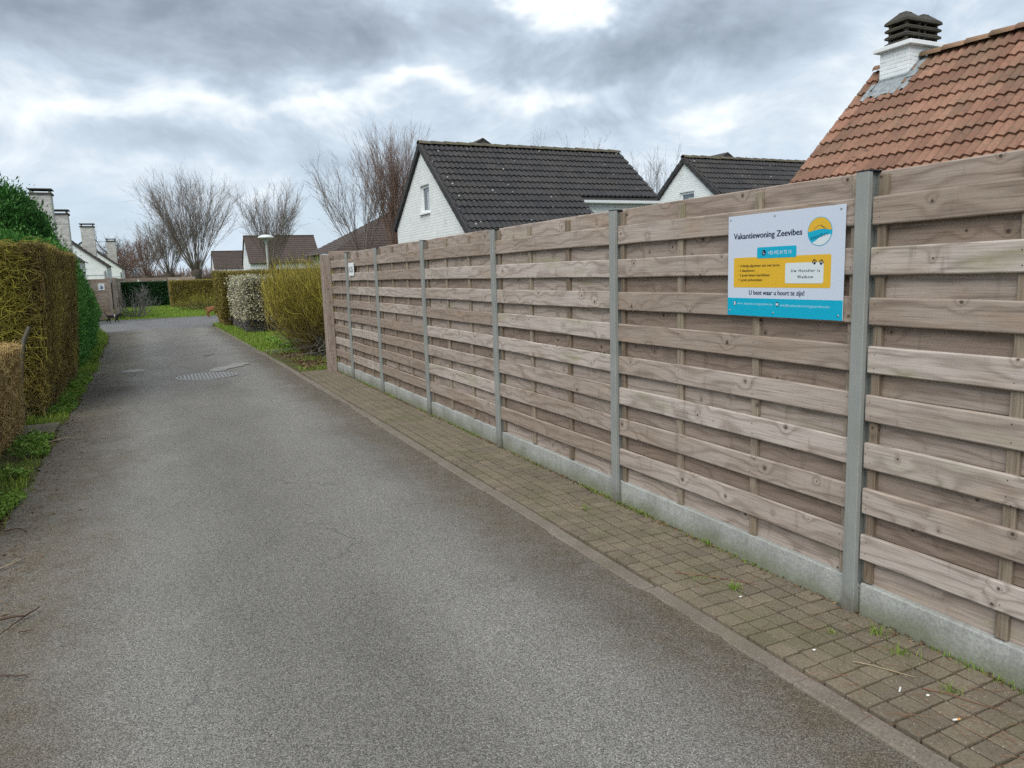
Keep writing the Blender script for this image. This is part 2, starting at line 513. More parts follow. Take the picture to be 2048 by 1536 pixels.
def m_asphalt(name, base=(0.212, 0.205, 0.191), edges=True):
    m_, t, b = newmat(name)
    tcn = t.node('ShaderNodeTexCoord'); P = tcn.outputs['Object']
    x, y, z = t.sep(P)
    vo = t.node('ShaderNodeTexVoronoi', feature='F1'); t.put(vo.inputs['Vector'], P); vo.inputs['Scale'].default_value = 185
    vo.inputs['Randomness'].default_value = 1.0
    vc = t.sep(vo.outputs['Color'])[0]
    fine = t.noise(P, 260, 1, 0.65)
    c = t.mix(t.mr(vc, 0.0, 1.0), tuple(q * 0.42 for q in base), tuple(q * 1.50 for q in base))
    c = t.mix(t.m('MULTIPLY', t.sep(vo.outputs['Color'])[1], 0.35), c, (base[0] * 1.10, base[1] * 0.98, base[2] * 0.80))
    c = t.mix(t.mr(vo.outputs['Distance'], 0.35, 0.85, 0.0, 0.75), c, tuple(q * 0.28 for q in base))
    c = t.mix(1.0, c, t.ramp(fine, [(0.3, (0.62, 0.62, 0.62)), (0.55, (1, 1, 1)), (0.75, (1.35, 1.34, 1.32))]), 'MULTIPLY')
    # pale chippings
    v2 = t.node('ShaderNodeTexVoronoi', feature='F1'); t.put(v2.inputs['Vector'], P); v2.inputs['Scale'].default_value = 46
    sp = t.m('MULTIPLY', t.mr(v2.outputs['Distance'], 0.10, 0.20, 1.0, 0.0), t.mr(t.sep(v2.outputs['Color'])[1], 0.74, 0.80))
    c = t.mix(t.m('MULTIPLY', sp, 0.75), c, (0.42, 0.40, 0.37))
    # broad patches; wear and a painted bluish sheen along the wheel tracks
    lo = t.noise(t.comb(x, t.m('MULTIPLY', y, 0.35), 0), 1.5, 3, 0.6)
    c = t.mix(1.0, c, t.ramp(lo, [(0.30, (0.86, 0.86, 0.85)), (0.5, (1, 1, 1)), (0.72, (1.10, 1.10, 1.11))]), 'MULTIPLY')
    hgt = t.m('SUBTRACT', t.m('MULTIPLY', fine, 0.4), vo.outputs['Distance'])
    v3 = t.node('ShaderNodeTexVoronoi', feature='DISTANCE_TO_EDGE', voronoi_dimensions='2D')
    wv_ = t.vm('SCALE', t.noise(P, 2.2, 3, 0.65, color=True), scale=0.55)
    t.put(v3.inputs['Vector'], t.vm('ADD', P, wv_)); v3.inputs['Scale'].default_value = 0.75
    ckm = t.m('MULTIPLY', t.mr(v3.outputs['Distance'], 0.0025, 0.009, 1.0, 0.0), t.mr(lo, 0.50, 0.60, 0.0, 0.55))
    c = t.mix(ckm, c, tuple(q * 0.30 for q in base))
    st_ = t.noise(P, 0.9, 5, 0.7)
    c = t.mix(t.mr(st_, 0.58, 0.72, 0.0, 0.30), c, (0.10, 0.092, 0.075))
    if edges:
        wn = t.m('MULTIPLY', t.m('SUBTRACT', t.noise(P, 1.1, 3, 0.6), 0.5), 0.7)
        xw = t.m('ADD', x, wn)
        tr = t.m('ADD', t.m('EXPONENT', t.m('MULTIPLY', t.m('POWER', t.m('DIVIDE', t.m('SUBTRACT', xw, -0.25), 0.32), 2.0), -1.0)),
                 t.m('EXPONENT', t.m('MULTIPLY', t.m('POWER', t.m('DIVIDE', t.m('SUBTRACT', xw, 1.35), 0.33), 2.0), -1.0)))
        c = t.mix(t.m('MULTIPLY', tr, 0.9), c, t.vm('MULTIPLY', c, (1.26, 1.275, 1.30)))  # paler tracks: wear, plus bluish sheen put into the colour
        # brown dirt and moss film along both edges
        ed = t.m('MAXIMUM', t.mr(xw, 0.0, -0.85, 0.0, 1.0, True), t.mr(xw, 1.50, 2.05, 0.0, 1.0, True))
        dn = t.noise(P, 7.0, 3, 0.65)
        c = t.mix(t.m('MULTIPLY', ed, t.mr(dn, 0.28, 0.62, 0.35, 0.85)), c, t.vm('MULTIPLY', c, (0.66, 0.56, 0.40)))
        # wash-out stain beside the hedge
        q = t.m('ADD', t.m('POWER', t.m('DIVIDE', t.m('ADD', xw, 0.75), 0.55), 2.0), t.m('POWER', t.m('DIVIDE', t.m('SUBTRACT', t.m('ADD', y, t.m('MULTIPLY', wn, 1.5)), 12.9), 0.75), 2.0))
        c = t.mix(t.m('MULTIPLY', t.m('EXPONENT', t.m('MULTIPLY', q, -1.3)), 0.75), c, (0.052, 0.045, 0.034))
        # crack running off the manhole towards the hedge
        cy = t.m('ADD', y, t.m('ADD', t.m('MULTIPLY', t.m('SUBTRACT', t.noise(P, 5.0, 2, 0.7), 0.5), 0.35), t.m('MULTIPLY', x, 0.18)))
        ck = t.m('MULTIPLY', t.mr(t.m('ABSOLUTE', t.m('SUBTRACT', cy, 13.72)), 0.010, 0.035, 1.0, 0.0), t.mr(x, 0.30, 0.22, 0.0, 1.0))
        c = t.mix(t.m('MULTIPLY', ck, 0.7), c, (0.05, 0.047, 0.042))
    t.put(b.inputs['Base Color'], c)
    b.inputs['Roughness'].default_value = 0.82
    b.inputs['Specular IOR Level'].default_value = 0.35
    bump(t, b, hgt, 0.75, 0.004)
    return m_


M_ASPH = m_asphalt('asphalt')
M_ASPH2 = m_asphalt('asphalt_cross', (0.20, 0.20, 0.205), False)


def m_concrete(name, base, moss=0.4, speck=True, scale=90, low=None, rand=0.0, mosscol=(0.11, 0.115, 0.045)):
    m_, t, b = newmat(name)
    g = t.node('ShaderNodeNewGeometry'); P = g.outputs['Position']
    z = t.sep(P)[2]
    f = t.noise(P, scale, 4, 0.65)
    m1 = t.noise(P, 3.2, 5, 0.62)
    c = t.mix(t.mr(m1, 0.3, 0.7), tuple(q * 0.80 for q in base), tuple(q * 1.16 for q in base))
    c = t.mix(1.0, c, t.ramp(f, [(0.28, (0.66, 0.66, 0.66)), (0.52, (1, 1, 1)), (0.78, (1.30, 1.29, 1.27))]), 'MULTIPLY')
    if rand:
        oi = t.node('ShaderNodeObjectInfo')
        c = t.mix(1.0, c, t.ramp(oi.outputs['Random'], [(0, (1 - rand, 1 - rand, 1 - rand * .9)), (1, (1 + rand, 1 + rand * .95, 1 + rand * .85))]), 'MULTIPLY')
    if speck:
        v2 = t.node('ShaderNodeTexVoronoi', feature='F1'); t.put(v2.inputs['Vector'], P); v2.inputs['Scale'].default_value = 70
        sp = t.m('MULTIPLY', t.mr(v2.outputs['Distance'], 0.14, 0.26, 1.0, 0.0), t.mr(t.sep(v2.outputs['Color'])[0], 0.72, 0.78))
        c = t.mix(t.m('MULTIPLY', sp, 0.5), c, (0.46, 0.43, 0.36))
    mo = t.noise(P, 2.3, 6, 0.68)
    mm = t.mr(mo, 0.48, 0.70, 0.0, moss)
    if low:
        mm = t.m('MAXIMUM', mm, t.m('MULTIPLY', t.mr(t.m('ADD', z, t.m('MULTIPLY', t.m('SUBTRACT', m1, 0.5), 0.16)), low[0], low[1], 1.0, 0.0), low[2]))
        # rain streaks down the face
        x_, y_, z_ = t.sep(P)
        st = t.noise(t.comb(x_, t.m('MULTIPLY', y_, 9.0), t.m('MULTIPLY', z_, 1.2)), 2.2, 4, 0.6)
        c = t.mix(t.mr(st, 0.50, 0.72, 0.0, 0.38), c, tuple(q * 0.55 for q in base))
    c = t.mix(mm, c, mosscol)
    t.put(b.inputs['Base Color'], c)
    b.inputs['Roughness'].default_value = 0.88
    b.inputs['Specular IOR Level'].default_value = 0.25
    bump(t, b, f, 0.45, 0.003)
    return m_


M_PAVER = m_concrete('paver_concrete', (0.172, 0.143, 0.104), 0.48, rand=0.13)
M_KERB = m_concrete('kerb_concrete', (0.185, 0.158, 0.130), 0.35)
M_PLATE = m_concrete('base_plate_concrete', (0.355, 0.365, 0.345), 0.15, speck=False, low=(0.03, 0.13, 0.62), mosscol=(0.125, 0.135, 0.062))
M_CONC = m_concrete('old_concrete', (0.22, 0.20, 0.165), 0.5)
M_PATCH = m_concrete('patch_mortar', (0.26, 0.255, 0.242), 0.05)
M_COWL = m_concrete('cowl_concrete', (0.062, 0.057, 0.050), 0.7, scale=40, mosscol=(0.085, 0.075, 0.038))
M_LEAD = plain('lead_flashing', (0.24, 0.27, 0.28), 0.6, 0.35, 14, 0.4, bmp=0.5)
M_JOINT = plain('joint_sand', (0.024, 0.021, 0.012), 0.95, 0.55, 14, 0.1, bmp=0.6)
M_IRON = plain('cast_iron', (0.22, 0.215, 0.208), 0.55, 0.2, 25, 0.4, bmp=0.4)


def m_whitebrick(name, base=(0.76, 0.80, 0.79), vary=0.10, dirt=0.25, coords=True, hor='Y'):
    m_, t, b = newmat(name)
    g = t.node('ShaderNodeNewGeometry'); P = g.outputs['Position']
    x, y, z = t.sep(P)
    br = t.node('ShaderNodeTexBrick')
    t.put(br.inputs['Vector'], t.comb(t.m('ADD', x, y), z, 0))
    br.inputs['Scale'].default_value = 1.0
    br.inputs['Brick Width'].default_value = 0.22; br.inputs['Row Height'].default_value = 0.075
    br.inputs['Mortar Size'].default_value = 0.007; br.inputs['Mortar Smooth'].default_value = 0.4
    t.put(br.inputs['Color1'], base); t.put(br.inputs['Color2'], tuple(q * (1 - vary) for q in base))
    t.put(br.inputs['Mortar'], tuple(q * 0.72 for q in base))
    f = t.noise(P, 1.4, 6, 0.68); f2 = t.noise(t.comb(t.m('MULTIPLY', x, 3), t.m('MULTIPLY', y, 3), t.m('MULTIPLY', z, 8)), 1.0, 4, 0.6)
    c = t.mix(t.m('MULTIPLY', t.mr(f, 0.52, 0.75), t.m('MULTIPLY', t.mr(f2, 0.40, 0.65), dirt)), br.outputs['Color'], (0.36, 0.34, 0.26))
    t.put(b.inputs['Base Color'], c)
    b.inputs['Roughness'].default_value = 0.7
    bump(t, b, t.m('SUBTRACT', 1.0, br.outputs['Fac']), 0.55, 0.012)
    return m_


M_WBRICK = m_whitebrick('white_painted_brick', dirt=0.45)
M_WBRICK2 = m_whitebrick('weathered_white_brick', (0.52, 0.52, 0.49), 0.35, 0.8)
M_WPAINT = plain('white_brick_paint', (0.72, 0.76, 0.77), 0.65, 0.06, 10, 0.3, bmp=0.3, rand=0.04)
M_WTRIM = plain('white_trim', (0.74, 0.77, 0.78), 0.45, 0.04, 4)
M_GLASS = plain('window_glass', (0.10, 0.125, 0.15), 0.08, 0.25, 2.0, 0.6)
M_CURTAIN = plain('net_curtain', (0.42, 0.45, 0.47), 0.8, 0.15, 14)


def m_tile(name, base, var, lich=(0.17, 0.15, 0.10), lamt=0.5, spots=0.0, rand=0.12, coords='Position'):
    m_, t, b = newmat(name)
    g = t.node('ShaderNodeNewGeometry'); P = g.outputs['Position']
    oi = t.node('ShaderNodeObjectInfo')
    f = t.noise(P, 2.6, 6, 0.66); f3 = t.noise(P, 28, 4, 0.65)
    c = t.mix(t.mr(f, 0.3, 0.7), base, var)
    c = t.mix(1.0, c, t.ramp(oi.outputs['Random'], [(0, (1 - rand,) * 3), (1, (1 + rand,) * 3)]), 'MULTIPLY')
    c = t.mix(1.0, c, t.ramp(f3, [(0.3, (0.78,) * 3), (0.7, (1.15,) * 3)]), 'MULTIPLY')
    l = t.noise(P, 1.1, 7, 0.72)
    l2 = t.noise(P, 17, 4, 0.7)
    c = t.mix(t.m('MULTIPLY', t.mr(l, 0.48, 0.68), t.mr(l2, 0.38, 0.64, 0.1, lamt)), c, lich)
    vo = t.node('ShaderNodeTexVoronoi', feature='F1'); t.put(vo.inputs['Vector'], P); vo.inputs['Scale'].default_value = 5.5
    if spots:
        sp = t.m('MULTIPLY', t.mr(vo.outputs['Distance'], 0.10, 0.17, 1.0, 0.0), t.mr(t.sep(vo.outputs['Color'])[0], 0.72, 0.75))
        c = t.mix(t.m('MULTIPLY', sp, spots), c, (0.45, 0.45, 0.40))
    # black moss cushions
    sp2 = t.m('MULTIPLY', t.mr(vo.outputs['Distance'], 0.14, 0.26, 1.0, 0.0), t.mr(t.sep(vo.outputs['Color'])[1], 0.70, 0.74))
    c = t.mix(t.m('MULTIPLY', sp2, 0.55), c, (0.035, 0.03, 0.02))
    t.put(b.inputs['Base Color'], c)
    b.inputs['Roughness'].default_value = 0.72
    b.inputs['Specular IOR Level'].default_value = 0.3
    bump(t, b, f3, 0.4, 0.006)
    return m_


M_RTILE = m_tile('terracotta_tile', (0.200, 0.100, 0.066), (0.255, 0.142, 0.095), (0.13, 0.11, 0.07), 0.95, rand=0.26)
M_BTILE = m_tile('anthracite_tile', (0.030, 0.030, 0.033), (0.046, 0.044, 0.045), (0.085, 0.075, 0.055), 0.5, 0.85)
M_BRTILE = m_tile('brown_tile', (0.062, 0.048, 0.043), (0.085, 0.062, 0.052), (0.09, 0.075, 0.05), 0.4)
M_RIDGE = m_tile('mossy_ridge_tile', (0.075, 0.066, 0.050), (0.10, 0.09, 0.06), (0.13, 0.12, 0.055), 0.8)
M_RRIDGE = m_tile('mossy_red_ridge', (0.30, 0.15, 0.095), (0.30, 0.19, 0.12), (0.15, 0.14, 0.06), 0.85)
M_VERGE = plain('dark_verge', (0.05, 0.047, 0.045), 0.7, 0.2, 5)

# foliage and twigs
T_MOSS = island('mossy_twig', [(0, (0.06, 0.052, 0.02)), (0.35, (0.17, 0.15, 0.03)), (0.7, (0.31, 0.285, 0.04)), (1, (0.44, 0.41, 0.075))], low=(0.2, 0.9, (0.10, 0.085, 0.05)), patch=0.35)
T_RUST = island('rusty_twig', [(0, (0.06, 0.042, 0.022)), (0.35, (0.175, 0.125, 0.042)), (0.7, (0.31, 0.245, 0.06)), (1, (0.44, 0.39, 0.09))], low=(0.0, 0.5, (0.13, 0.09, 0.06)), patch=0.45)
T_TAN = island('tan_twig', [(0, (0.22, 0.13, 0.06)), (0.4, (0.42, 0.28, 0.11)), (0.75, (0.56, 0.40, 0.17)), (1, (0.66, 0.52, 0.24))], patch=0.2)
T_DARK = island('dark_stem', [(0, (0.045, 0.04, 0.03)), (1, (0.12, 0.115, 0.085))])
T_YEL = island('yellow_twig', [(0, (0.09, 0.07, 0.025)), (0.35, (0.20, 0.165, 0.035)), (0.7, (0.33, 0.285, 0.045)), (1, (0.47, 0.41, 0.08))], low=(0.35, 1.3, (0.13, 0.095, 0.045)))
T_WIL = island('willow_twig', [(0, (0.10, 0.085, 0.075)), (0.5, (0.175, 0.145, 0.125)), (1, (0.25, 0.205, 0.17))])
T_WRED = island('reddish_willow_twig', [(0, (0.10, 0.07, 0.055)), (0.5, (0.18, 0.115, 0.085)), (1, (0.25, 0.165, 0.125))])
T_GREY = island('grey_twig', [(0, (0.10, 0.095, 0.09)), (1, (0.21, 0.20, 0.19))])
T_BARK = plain('bark', (0.085, 0.072, 0.058), 0.9, 0.45, 9, 0.15, bmp=0.9)
L_CON = island('conifer_spray', [(0, (0.012, 0.045, 0.010)), (0.5, (0.034, 0.115, 0.022)), (1, (0.075, 0.21, 0.04))], trans=0.15, patch=0.4)
L_CON2 = island('conifer_spray_bright', [(0, (0.025, 0.085, 0.018)), (0.5, (0.065, 0.19, 0.035)), (1, (0.13, 0.29, 0.06))], trans=0.2, patch=0.3)
L_DARKH = island('dark_hedge_leaf', [(0, (0.006, 0.026, 0.010)), (0.6, (0.016, 0.06, 0.020)), (1, (0.05, 0.13, 0.03))], trans=0.1)
L_WEED = island('weed_leaf', [(0, (0.07, 0.14, 0.02)), (0.5, (0.15, 0.27, 0.04)), (1, (0.27, 0.40, 0.09))], trans=0.25, patch=0.3)
L_GRASS = island('grass_blade', [(0, (0.09, 0.16, 0.02)), (0.5, (0.19, 0.30, 0.04)), (0.9, (0.30, 0.37, 0.07)), (1, (0.30, 0.26, 0.11))], trans=0.25, patch=0.3)
L_BLOSSOM = island('white_blossom', [(0, (0.20, 0.19, 0.09)), (0.4, (0.38, 0.36, 0.22)), (1, (0.62, 0.60, 0.47))], trans=0.2)
L_OLIVE = island('olive_leaf', [(0, (0.09, 0.075, 0.02)), (0.5, (0.16, 0.135, 0.03)), (1, (0.26, 0.21, 0.055))], trans=0.15, patch=0.4)
L_DEAD = island('dead_leaf', [(0, (0.055, 0.035, 0.02)), (0.5, (0.12, 0.075, 0.04)), (1, (0.24, 0.16, 0.085))])
L_NEEDLE = island('pine_needle', [(0, (0.16, 0.06, 0.03)), (1, (0.36, 0.17, 0.08))])
M_GROUND = None


def m_ground(name, grass, soil, scale=1.1, a=0.42, b_=0.58):
    m_, t, b = newmat(name)
    g = t.node('ShaderNodeNewGeometry'); P = g.outputs['Position']
    f = t.noise(P, scale, 6, 0.66); f2 = t.noise(P, 38, 4, 0.7)
    c = t.mix(t.mr(f, a, b_), soil, grass)
    c = t.mix(1.0, c, t.ramp(f2, [(0.25, (0.55,) * 3), (0.5, (1,) * 3), (0.75, (1.45,) * 3)]), 'MULTIPLY')
    t.put(b.inputs['Base Color'], c)
    b.inputs['Roughness'].default_value = 0.95
    b.inputs['Specular IOR Level'].default_value = 0.1
    bump(t, b, f2, 0.9, 0.02)
    return m_


M_GROUND = m_ground('rough_ground', (0.075, 0.11, 0.028), (0.095, 0.075, 0.05))
M_VERGEG = m_ground('verge_ground', (0.10, 0.13, 0.03), (0.085, 0.062, 0.04), 2.2, 0.40, 0.64)
M_LAWN = m_ground('lawn_ground', (0.105, 0.185, 0.03), (0.13, 0.16, 0.04), 0.9, 0.3, 0.5)
#@@STRUCT
# ================================================================== the setting


def sheet(name, poly, z, mat, kind='structure', parent=None):
    me = mesh_np(name, [(x, y, z) for x, y in poly], [tuple(range(len(poly)))], mat=mat)
    o = link(bpy.data.objects.new(name, me), parent)
    if kind: o['kind'] = kind
    return o


sheet('ground', [(-500, -120), (500, -120), (500, 900), (-500, 900)], -0.03, M_GROUND)

# lane: ragged left edge, straight right edge against the kerb, flaring into the cross street
ys = np.arange(-5, 29.01, 0.06)
xl = -1.05 - 0.012 * np.maximum(0, ys - 12) + 0.022 * np.sin(ys * 1.7) + 0.02 * np.sin(ys * 4.3 + 1) + rng.normal(0, 0.014, len(ys)) - np.where(ys > 24, (ys - 24) ** 2 * 0.012, 0)
xr = 2.122 + 0.012 * np.sin(ys * 2.1) + 0.010 * np.sin(ys * 5.3 + 1) + rng.normal(0, 0.010, len(ys)) - np.where(ys > 14, (ys - 14) * 0.011, 0)
V = np.stack([np.stack([xl, ys, np.zeros_like(ys)], -1), np.stack([xl * .5 + xr * .5, ys, np.full_like(ys, 0.012)], -1), np.stack([xr, ys, np.zeros_like(ys)], -1)], 1)
n = len(ys)
idx = np.arange(n * 3).reshape(n, 3)
F = np.concatenate([np.stack([idx[:-1, k], idx[:-1, k + 1], idx[1:, k + 1], idx[1:, k]], -1) for k in (0, 1)])
flare = [(xl[-1], 29.0), (xr[-1], 29.0), (1.95, 30.0), (2.25, 31.0), (2.9, 31.8), (5, 32.6), (60, 33.5), (60, 40.0), (5, 38.25), (2.9, 38.2), (0, 38.1), (-1.6, 38.2), (-4, 38.6), (-60, 41), (-60, 34), (-6, 33.4), (-2.6, 33.0), (-1.9, 32.4)]
road = link(bpy.data.objects.new('road', mesh_np('road', V.reshape(-1, 3), F, mat=M_ASPH)))
road['kind'] = 'structure'
sheet('cross_street', flare, 0.004, M_ASPH2)
sheet('gutter', [(-1.4, 37.75), (3.4, 37.8), (9, 38.0), (60, 39.5), (60, 39.85), (9, 38.35), (3.4, 38.1), (-1.4, 38.05)], 0.012, M_KERB)
# left verge soil, right verge, lawn across the street
sheet('verge', [(-9, -5), (-0.98, -5), (-1.0, 12), (-1.2, 24), (-1.35, 29), (-2.2, 33), (-9, 33)], -0.012, M_VERGEG)
sheet('planting_strip', [(2.0, 13.35), (14, 13.35), (14, 31.5), (2.6, 31.3), (1.9, 29.8)], -0.012, M_VERGEG)
sheet('lawn', [(-1.35, 38.1), (4, 38.2), (30, 39.0), (30, 70), (-3.2, 70), (-2.2, 39.0)], 0.004, M_LAWN)

# ---- kerb of flush concrete edging stones
kerb = sheet('kerb', [(2.05, -3), (2.198, -3), (2.198, 13.4), (2.05, 13.4)], -0.02, M_JOINT)
y = -2.0
kn = 0
while y < 28.5:
    L = 1.0 if y < 13 else 0.55
    off = 0 if y < 13.5 else -(y - 13.5) * 0.011
    wd = 0.10
    bmb = MB().box(0, wd, 0, L - 0.006, -0.10, 0.0)
    o = bmb.obj('kerb_stone', M_KERB, kerb, bevel=0.012, seg=2)
    o.location = (2.105 + off + random.uniform(-.008, .008), y, 0.006 + random.uniform(-.008, .004))
    o.rotation_euler = (random.uniform(-.004, .004), random.uniform(-.02, .02), random.uniform(-.006, .006))
    y += L

# ---- pavement of square concrete pavers
pav = sheet('pavement', [(2.20, -2.0), (2.83, -2.0), (2.83, 13.32), (2.20, 13.32)], -0.016, M_JOINT)
PITCH_P = 0.1026
pm = []
for k in range(4):
    bmx = MB().box(-.0446, .0446, -.0466, .0466, -0.05, 0.0)
    me = bmx.mesh('paver', M_PAVER, bevel=0.0025, seg=1)
    co = np.zeros(len(me.vertices) * 3, np.float32); me.vertices.foreach_get('co', co)
    co = co.reshape(-1, 3); co[:, :2] += rng.normal(0, 0.0008, (len(co), 2)); me.vertices.foreach_set('co', co.ravel())
    pm.append(me)
rows = int((13.3 - 0.2) / PITCH_P)
slots = []
for r_i in range(rows):
    yy = 0.25 + PITCH_P * r_i
    for c_i in range(6):
        xx = 2.256 + 0.0985 * c_i + 0.005 * math.sin(yy * 1.1 + c_i * .7) + random.uniform(-.0022, .0022)
        slots.append((xx, yy + random.uniform(-.0018, .0018) + 0.0015 * math.sin(c_i * 1.9 + r_i * .31), 0.012 + random.gauss(0, .0010) + 0.003 * math.sin(yy * 1.3 + xx * 4), random.gauss(0, .006), random.gauss(0, .006), random.gauss(0, .010)))
vis = [q for q in slots if q[1] > 1.25]
vis.sort(key=lambda q: q[1])
near, far = vis[:300], vis[300:] + [q for q in slots if q[1] <= 1.25]
for i, (xx, yy, zz, a, b2, c2) in enumerate(near):
    o = link(bpy.data.objects.new('paver', pm[i % 4]), pav)
    o.location = (xx, yy, zz); o.rotation_euler = (a, b2, c2 + math.pi * (i % 2))
fv, ff = [], []
src = pm[0]
sv = np.array([v_.co[:] for v_ in src.vertices]); sf = [tuple(q.vertices) for q in src.polygons]
for xx, yy, zz, a, b2, c2 in far:
    m3 = np.array(Euler((a, b2, c2)).to_matrix())
    base = len(fv)
    fv += [tuple(q) for q in (sv @ m3.T + np.array([xx, yy, zz]))]
    ff += [tuple(i + base for i in q) for q in sf]
o = link(bpy.data.objects.new('paver_rows', mesh_np('paver_rows', fv, ff, mat=M_PAVER)), pav)
o['kind'] = 'stuff'
# a stray flag of old paving in the planting strip
fl = MB()
for i in range(5):
    for j in range(2):
        fl.box(2.24 + i * .105, 2.24 + i * .105 + .098, 17.72 + j * .16, 17.72 + j * .16 + .15, -0.05, 0.012 + random.uniform(-.006, .006))
tag(fl.obj('paving_slab', M_CONC, bevel=0.006), 'small worn pale paving slab sunk in soil below yellow shrub', 'slab')

# ================================================================== the long timber fence
XF = 2.800
fence = thing('garden_fence', (2.80, 6.7, 0), 'long weathered horizontal board fence with grey posts along the paved strip', 'fence')


def board_mesh(L, h, th, seed, mat):
    g = np.random.default_rng(seed)
    ns = 8
    xs = np.linspace(-L / 2, L / 2, ns + 1)
    r = 0.006
    prof = [(-th / 2, -h / 2 + r), (-th / 2 + r * .4, -h / 2 + r * .3), (-th / 2 + r, -h / 2), (th / 2, -h / 2), (th / 2, h / 2), (-th / 2 + r, h / 2), (-th / 2 + r * .4, h / 2 - r * .3), (-th / 2, h / 2 - r)]
    bow = g.uniform(-.004, .004); warp = g.uniform(-.003, .003); cup = g.uniform(0, .0015)
    V, F = [], []
    for i, x in enumerate(xs):
        t_ = x / L * 2
        e = g.normal(0, 0.0008)
        for (py, pz) in prof:
            V.append((x, py + warp * (1 - t_ * t_) * 1.2 + cup * (pz / h) ** 2, pz + bow * (1 - t_ * t_) + e))
    m_ = len(prof)
    for i in range(ns):
        for j in range(m_):
            F.append((i * m_ + j, i * m_ + (j + 1) % m_, (i + 1) * m_ + (j + 1) % m_, (i + 1) * m_ + j))
    F += [tuple(range(m_)), tuple(range(ns * m_, (ns + 1) * m_))[::-1]]
    me = mesh_np('board', V, F, mat=mat)
    bm = bmesh.new(); bm.from_mesh(me); bmesh.ops.recalc_face_normals(bm, faces=bm.faces); bm.to_mesh(me); bm.free()
    return me


BL = 1.875
FB = [board_mesh(BL, 0.119, 0.017, 100 + i, M_BOARD) for i in range(6)]
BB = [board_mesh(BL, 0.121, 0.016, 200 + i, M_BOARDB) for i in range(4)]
UP = MB().box(-.024, .024, -.0115, .0115, -0.038, 1.775).mesh('upright', M_UPRIGHT, bevel=0.003)
UP2 = MB().box(-.0205, .0205, -.0115, .0115, -0.038, 1.775).mesh('upright', M_UPRIGHT, bevel=0.003)
pp = MB()
pp.box(-.0325, .0325, 0.0, 0.026, 0, 2.0).box(-.012, .012, 0.026, 0.076, 0, 1.998).box(-.0325, .0325, 0.076, 0.090, 0, 2.0)
POST = pp.mesh('post', M_POST, bevel=0.002)
PCAP = MB().box(-.0330, .0330, -0.0006, 0.0906, 2.0005, 2.007).mesh('post_cap', M_BLACKPL, bevel=0.002)
SLOT = MB().box(-0.006, 0.006, 0.018, 0.05, 0, 0.165).mesh('slot_filler', M_POSTD)
post_y = [0.3645] + [2.3125 + 1.948 * k for k in range(5)] + [11.79]
ROTF = (0, 0, -math.pi / 2)


def put(me, name, loc, rot=ROTF, parent=fence, s=(1, 1, 1)):
    o = link(bpy.data.objects.new(name, me), parent)
    o.location = loc; o.rotation_euler = rot; o.scale = s
    return o


for yk in post_y:
    po = put(POST, 'post', (XF - 0.024, yk, -0.01), (0, random.uniform(-.002, .002), -math.pi / 2))
    put(PCAP, 'post_cap', (XF - 0.024, yk, -0.01))
    put(SLOT, 'slot_filler', (XF - 0.012, yk - 0.0385, 0))
nails = MB()


def bay(ya, yb, last=False):
    """panel between posts at ya (near) and yb (far)"""
    L = (yb - ya) - 0.075; yc = (ya + yb) / 2
    sx = L / BL
    jz = random.uniform(-.004, .004)
    put(MB().box(-L / 2 - .02, L / 2 + .02, 0, 0.040, -0.15, 0.162).mesh('base_plate', M_PLATE, bevel=0.005, seg=2), 'base_plate', (XF + 0.006, yc, random.uniform(-.004, .004)))
    for i in range(8):
        top = 0.397 + 0.2132 * i + jz
        o = put(random.choice(FB), 'board', (XF + 0.0085, yc + random.uniform(-.003, .003), top - 0.0595), (random.gauss(0, .006), random.gauss(0, .0018), -math.pi / 2), s=(sx * random.choice((1, -1)), 1, 1))
    for i in range(-1, 8):
        bot = 0.397 + 0.2132 * i - (0.012 if i >= 0 else 0.036) + jz
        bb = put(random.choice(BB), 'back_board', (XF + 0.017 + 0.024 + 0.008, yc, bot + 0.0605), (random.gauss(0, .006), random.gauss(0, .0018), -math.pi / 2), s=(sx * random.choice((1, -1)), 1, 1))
    ups = [(-L / 2 + 0.028, UP2), (-L / 6 + 0.0, UP), (L / 6, UP), (L / 2 - 0.028, UP2)] if not last else [(-L / 2 + .028, UP2), (0, UP), (L / 2 - .028, UP2)]
    for (uy, m_) in ups:
        yy = yc + uy + random.uniform(-.006, .006)
        put(m_, 'upright', (XF + 0.017 + 0.012, yy, 0.205 + jz), (0, random.gauss(0, .002), -math.pi / 2))
        if ya < 5:
            for i in range(8):
                top = 0.397 + 0.2132 * i + jz
                for dz_ in (-.03, -.09):
                    nails.lathe([(0.0001, 0), (0.0024, 0), (0.0024, -.002)], (yy + random.uniform(-.008, .008), top + dz_ + random.uniform(-.006, .006), 0), 6)


for a, b2 in zip(post_y[:-1], post_y[1:]):
    bay(a, b2)
bay(post_y[-1], 12.98, True)
nv = [(XF - 0.0006 - z_, y_, x_) for (y_, x_, z_) in nails.v]
nm = mesh_np('nails', nv, nails.f, mat=M_BLACKPL)
o = link(bpy.data.objects.new('nails', nm), fence); o['kind'] = 'stuff'
# timber corner post at the far end: outer plank and inner brown post
o = MB().box(2.672, 2.786, 13.03, 13.20, -0.1, 2.0).obj('corner_post', M_ENDPOST, fence, bevel=0.006)
o = MB().box(2.690, 2.80, 12.955, 13.028, -0.1, 1.995).obj('corner_post', M_ENDPOST, fence, bevel=0.006)
# return of the fence behind the corner
for i in range(9):
    o = put(random.choice(BB), 'back_board', (3.75, 13.12, 0.29 + 0.2132 * i), (0, 0, 0))

# ---- text helper: built-in font turned into a mesh


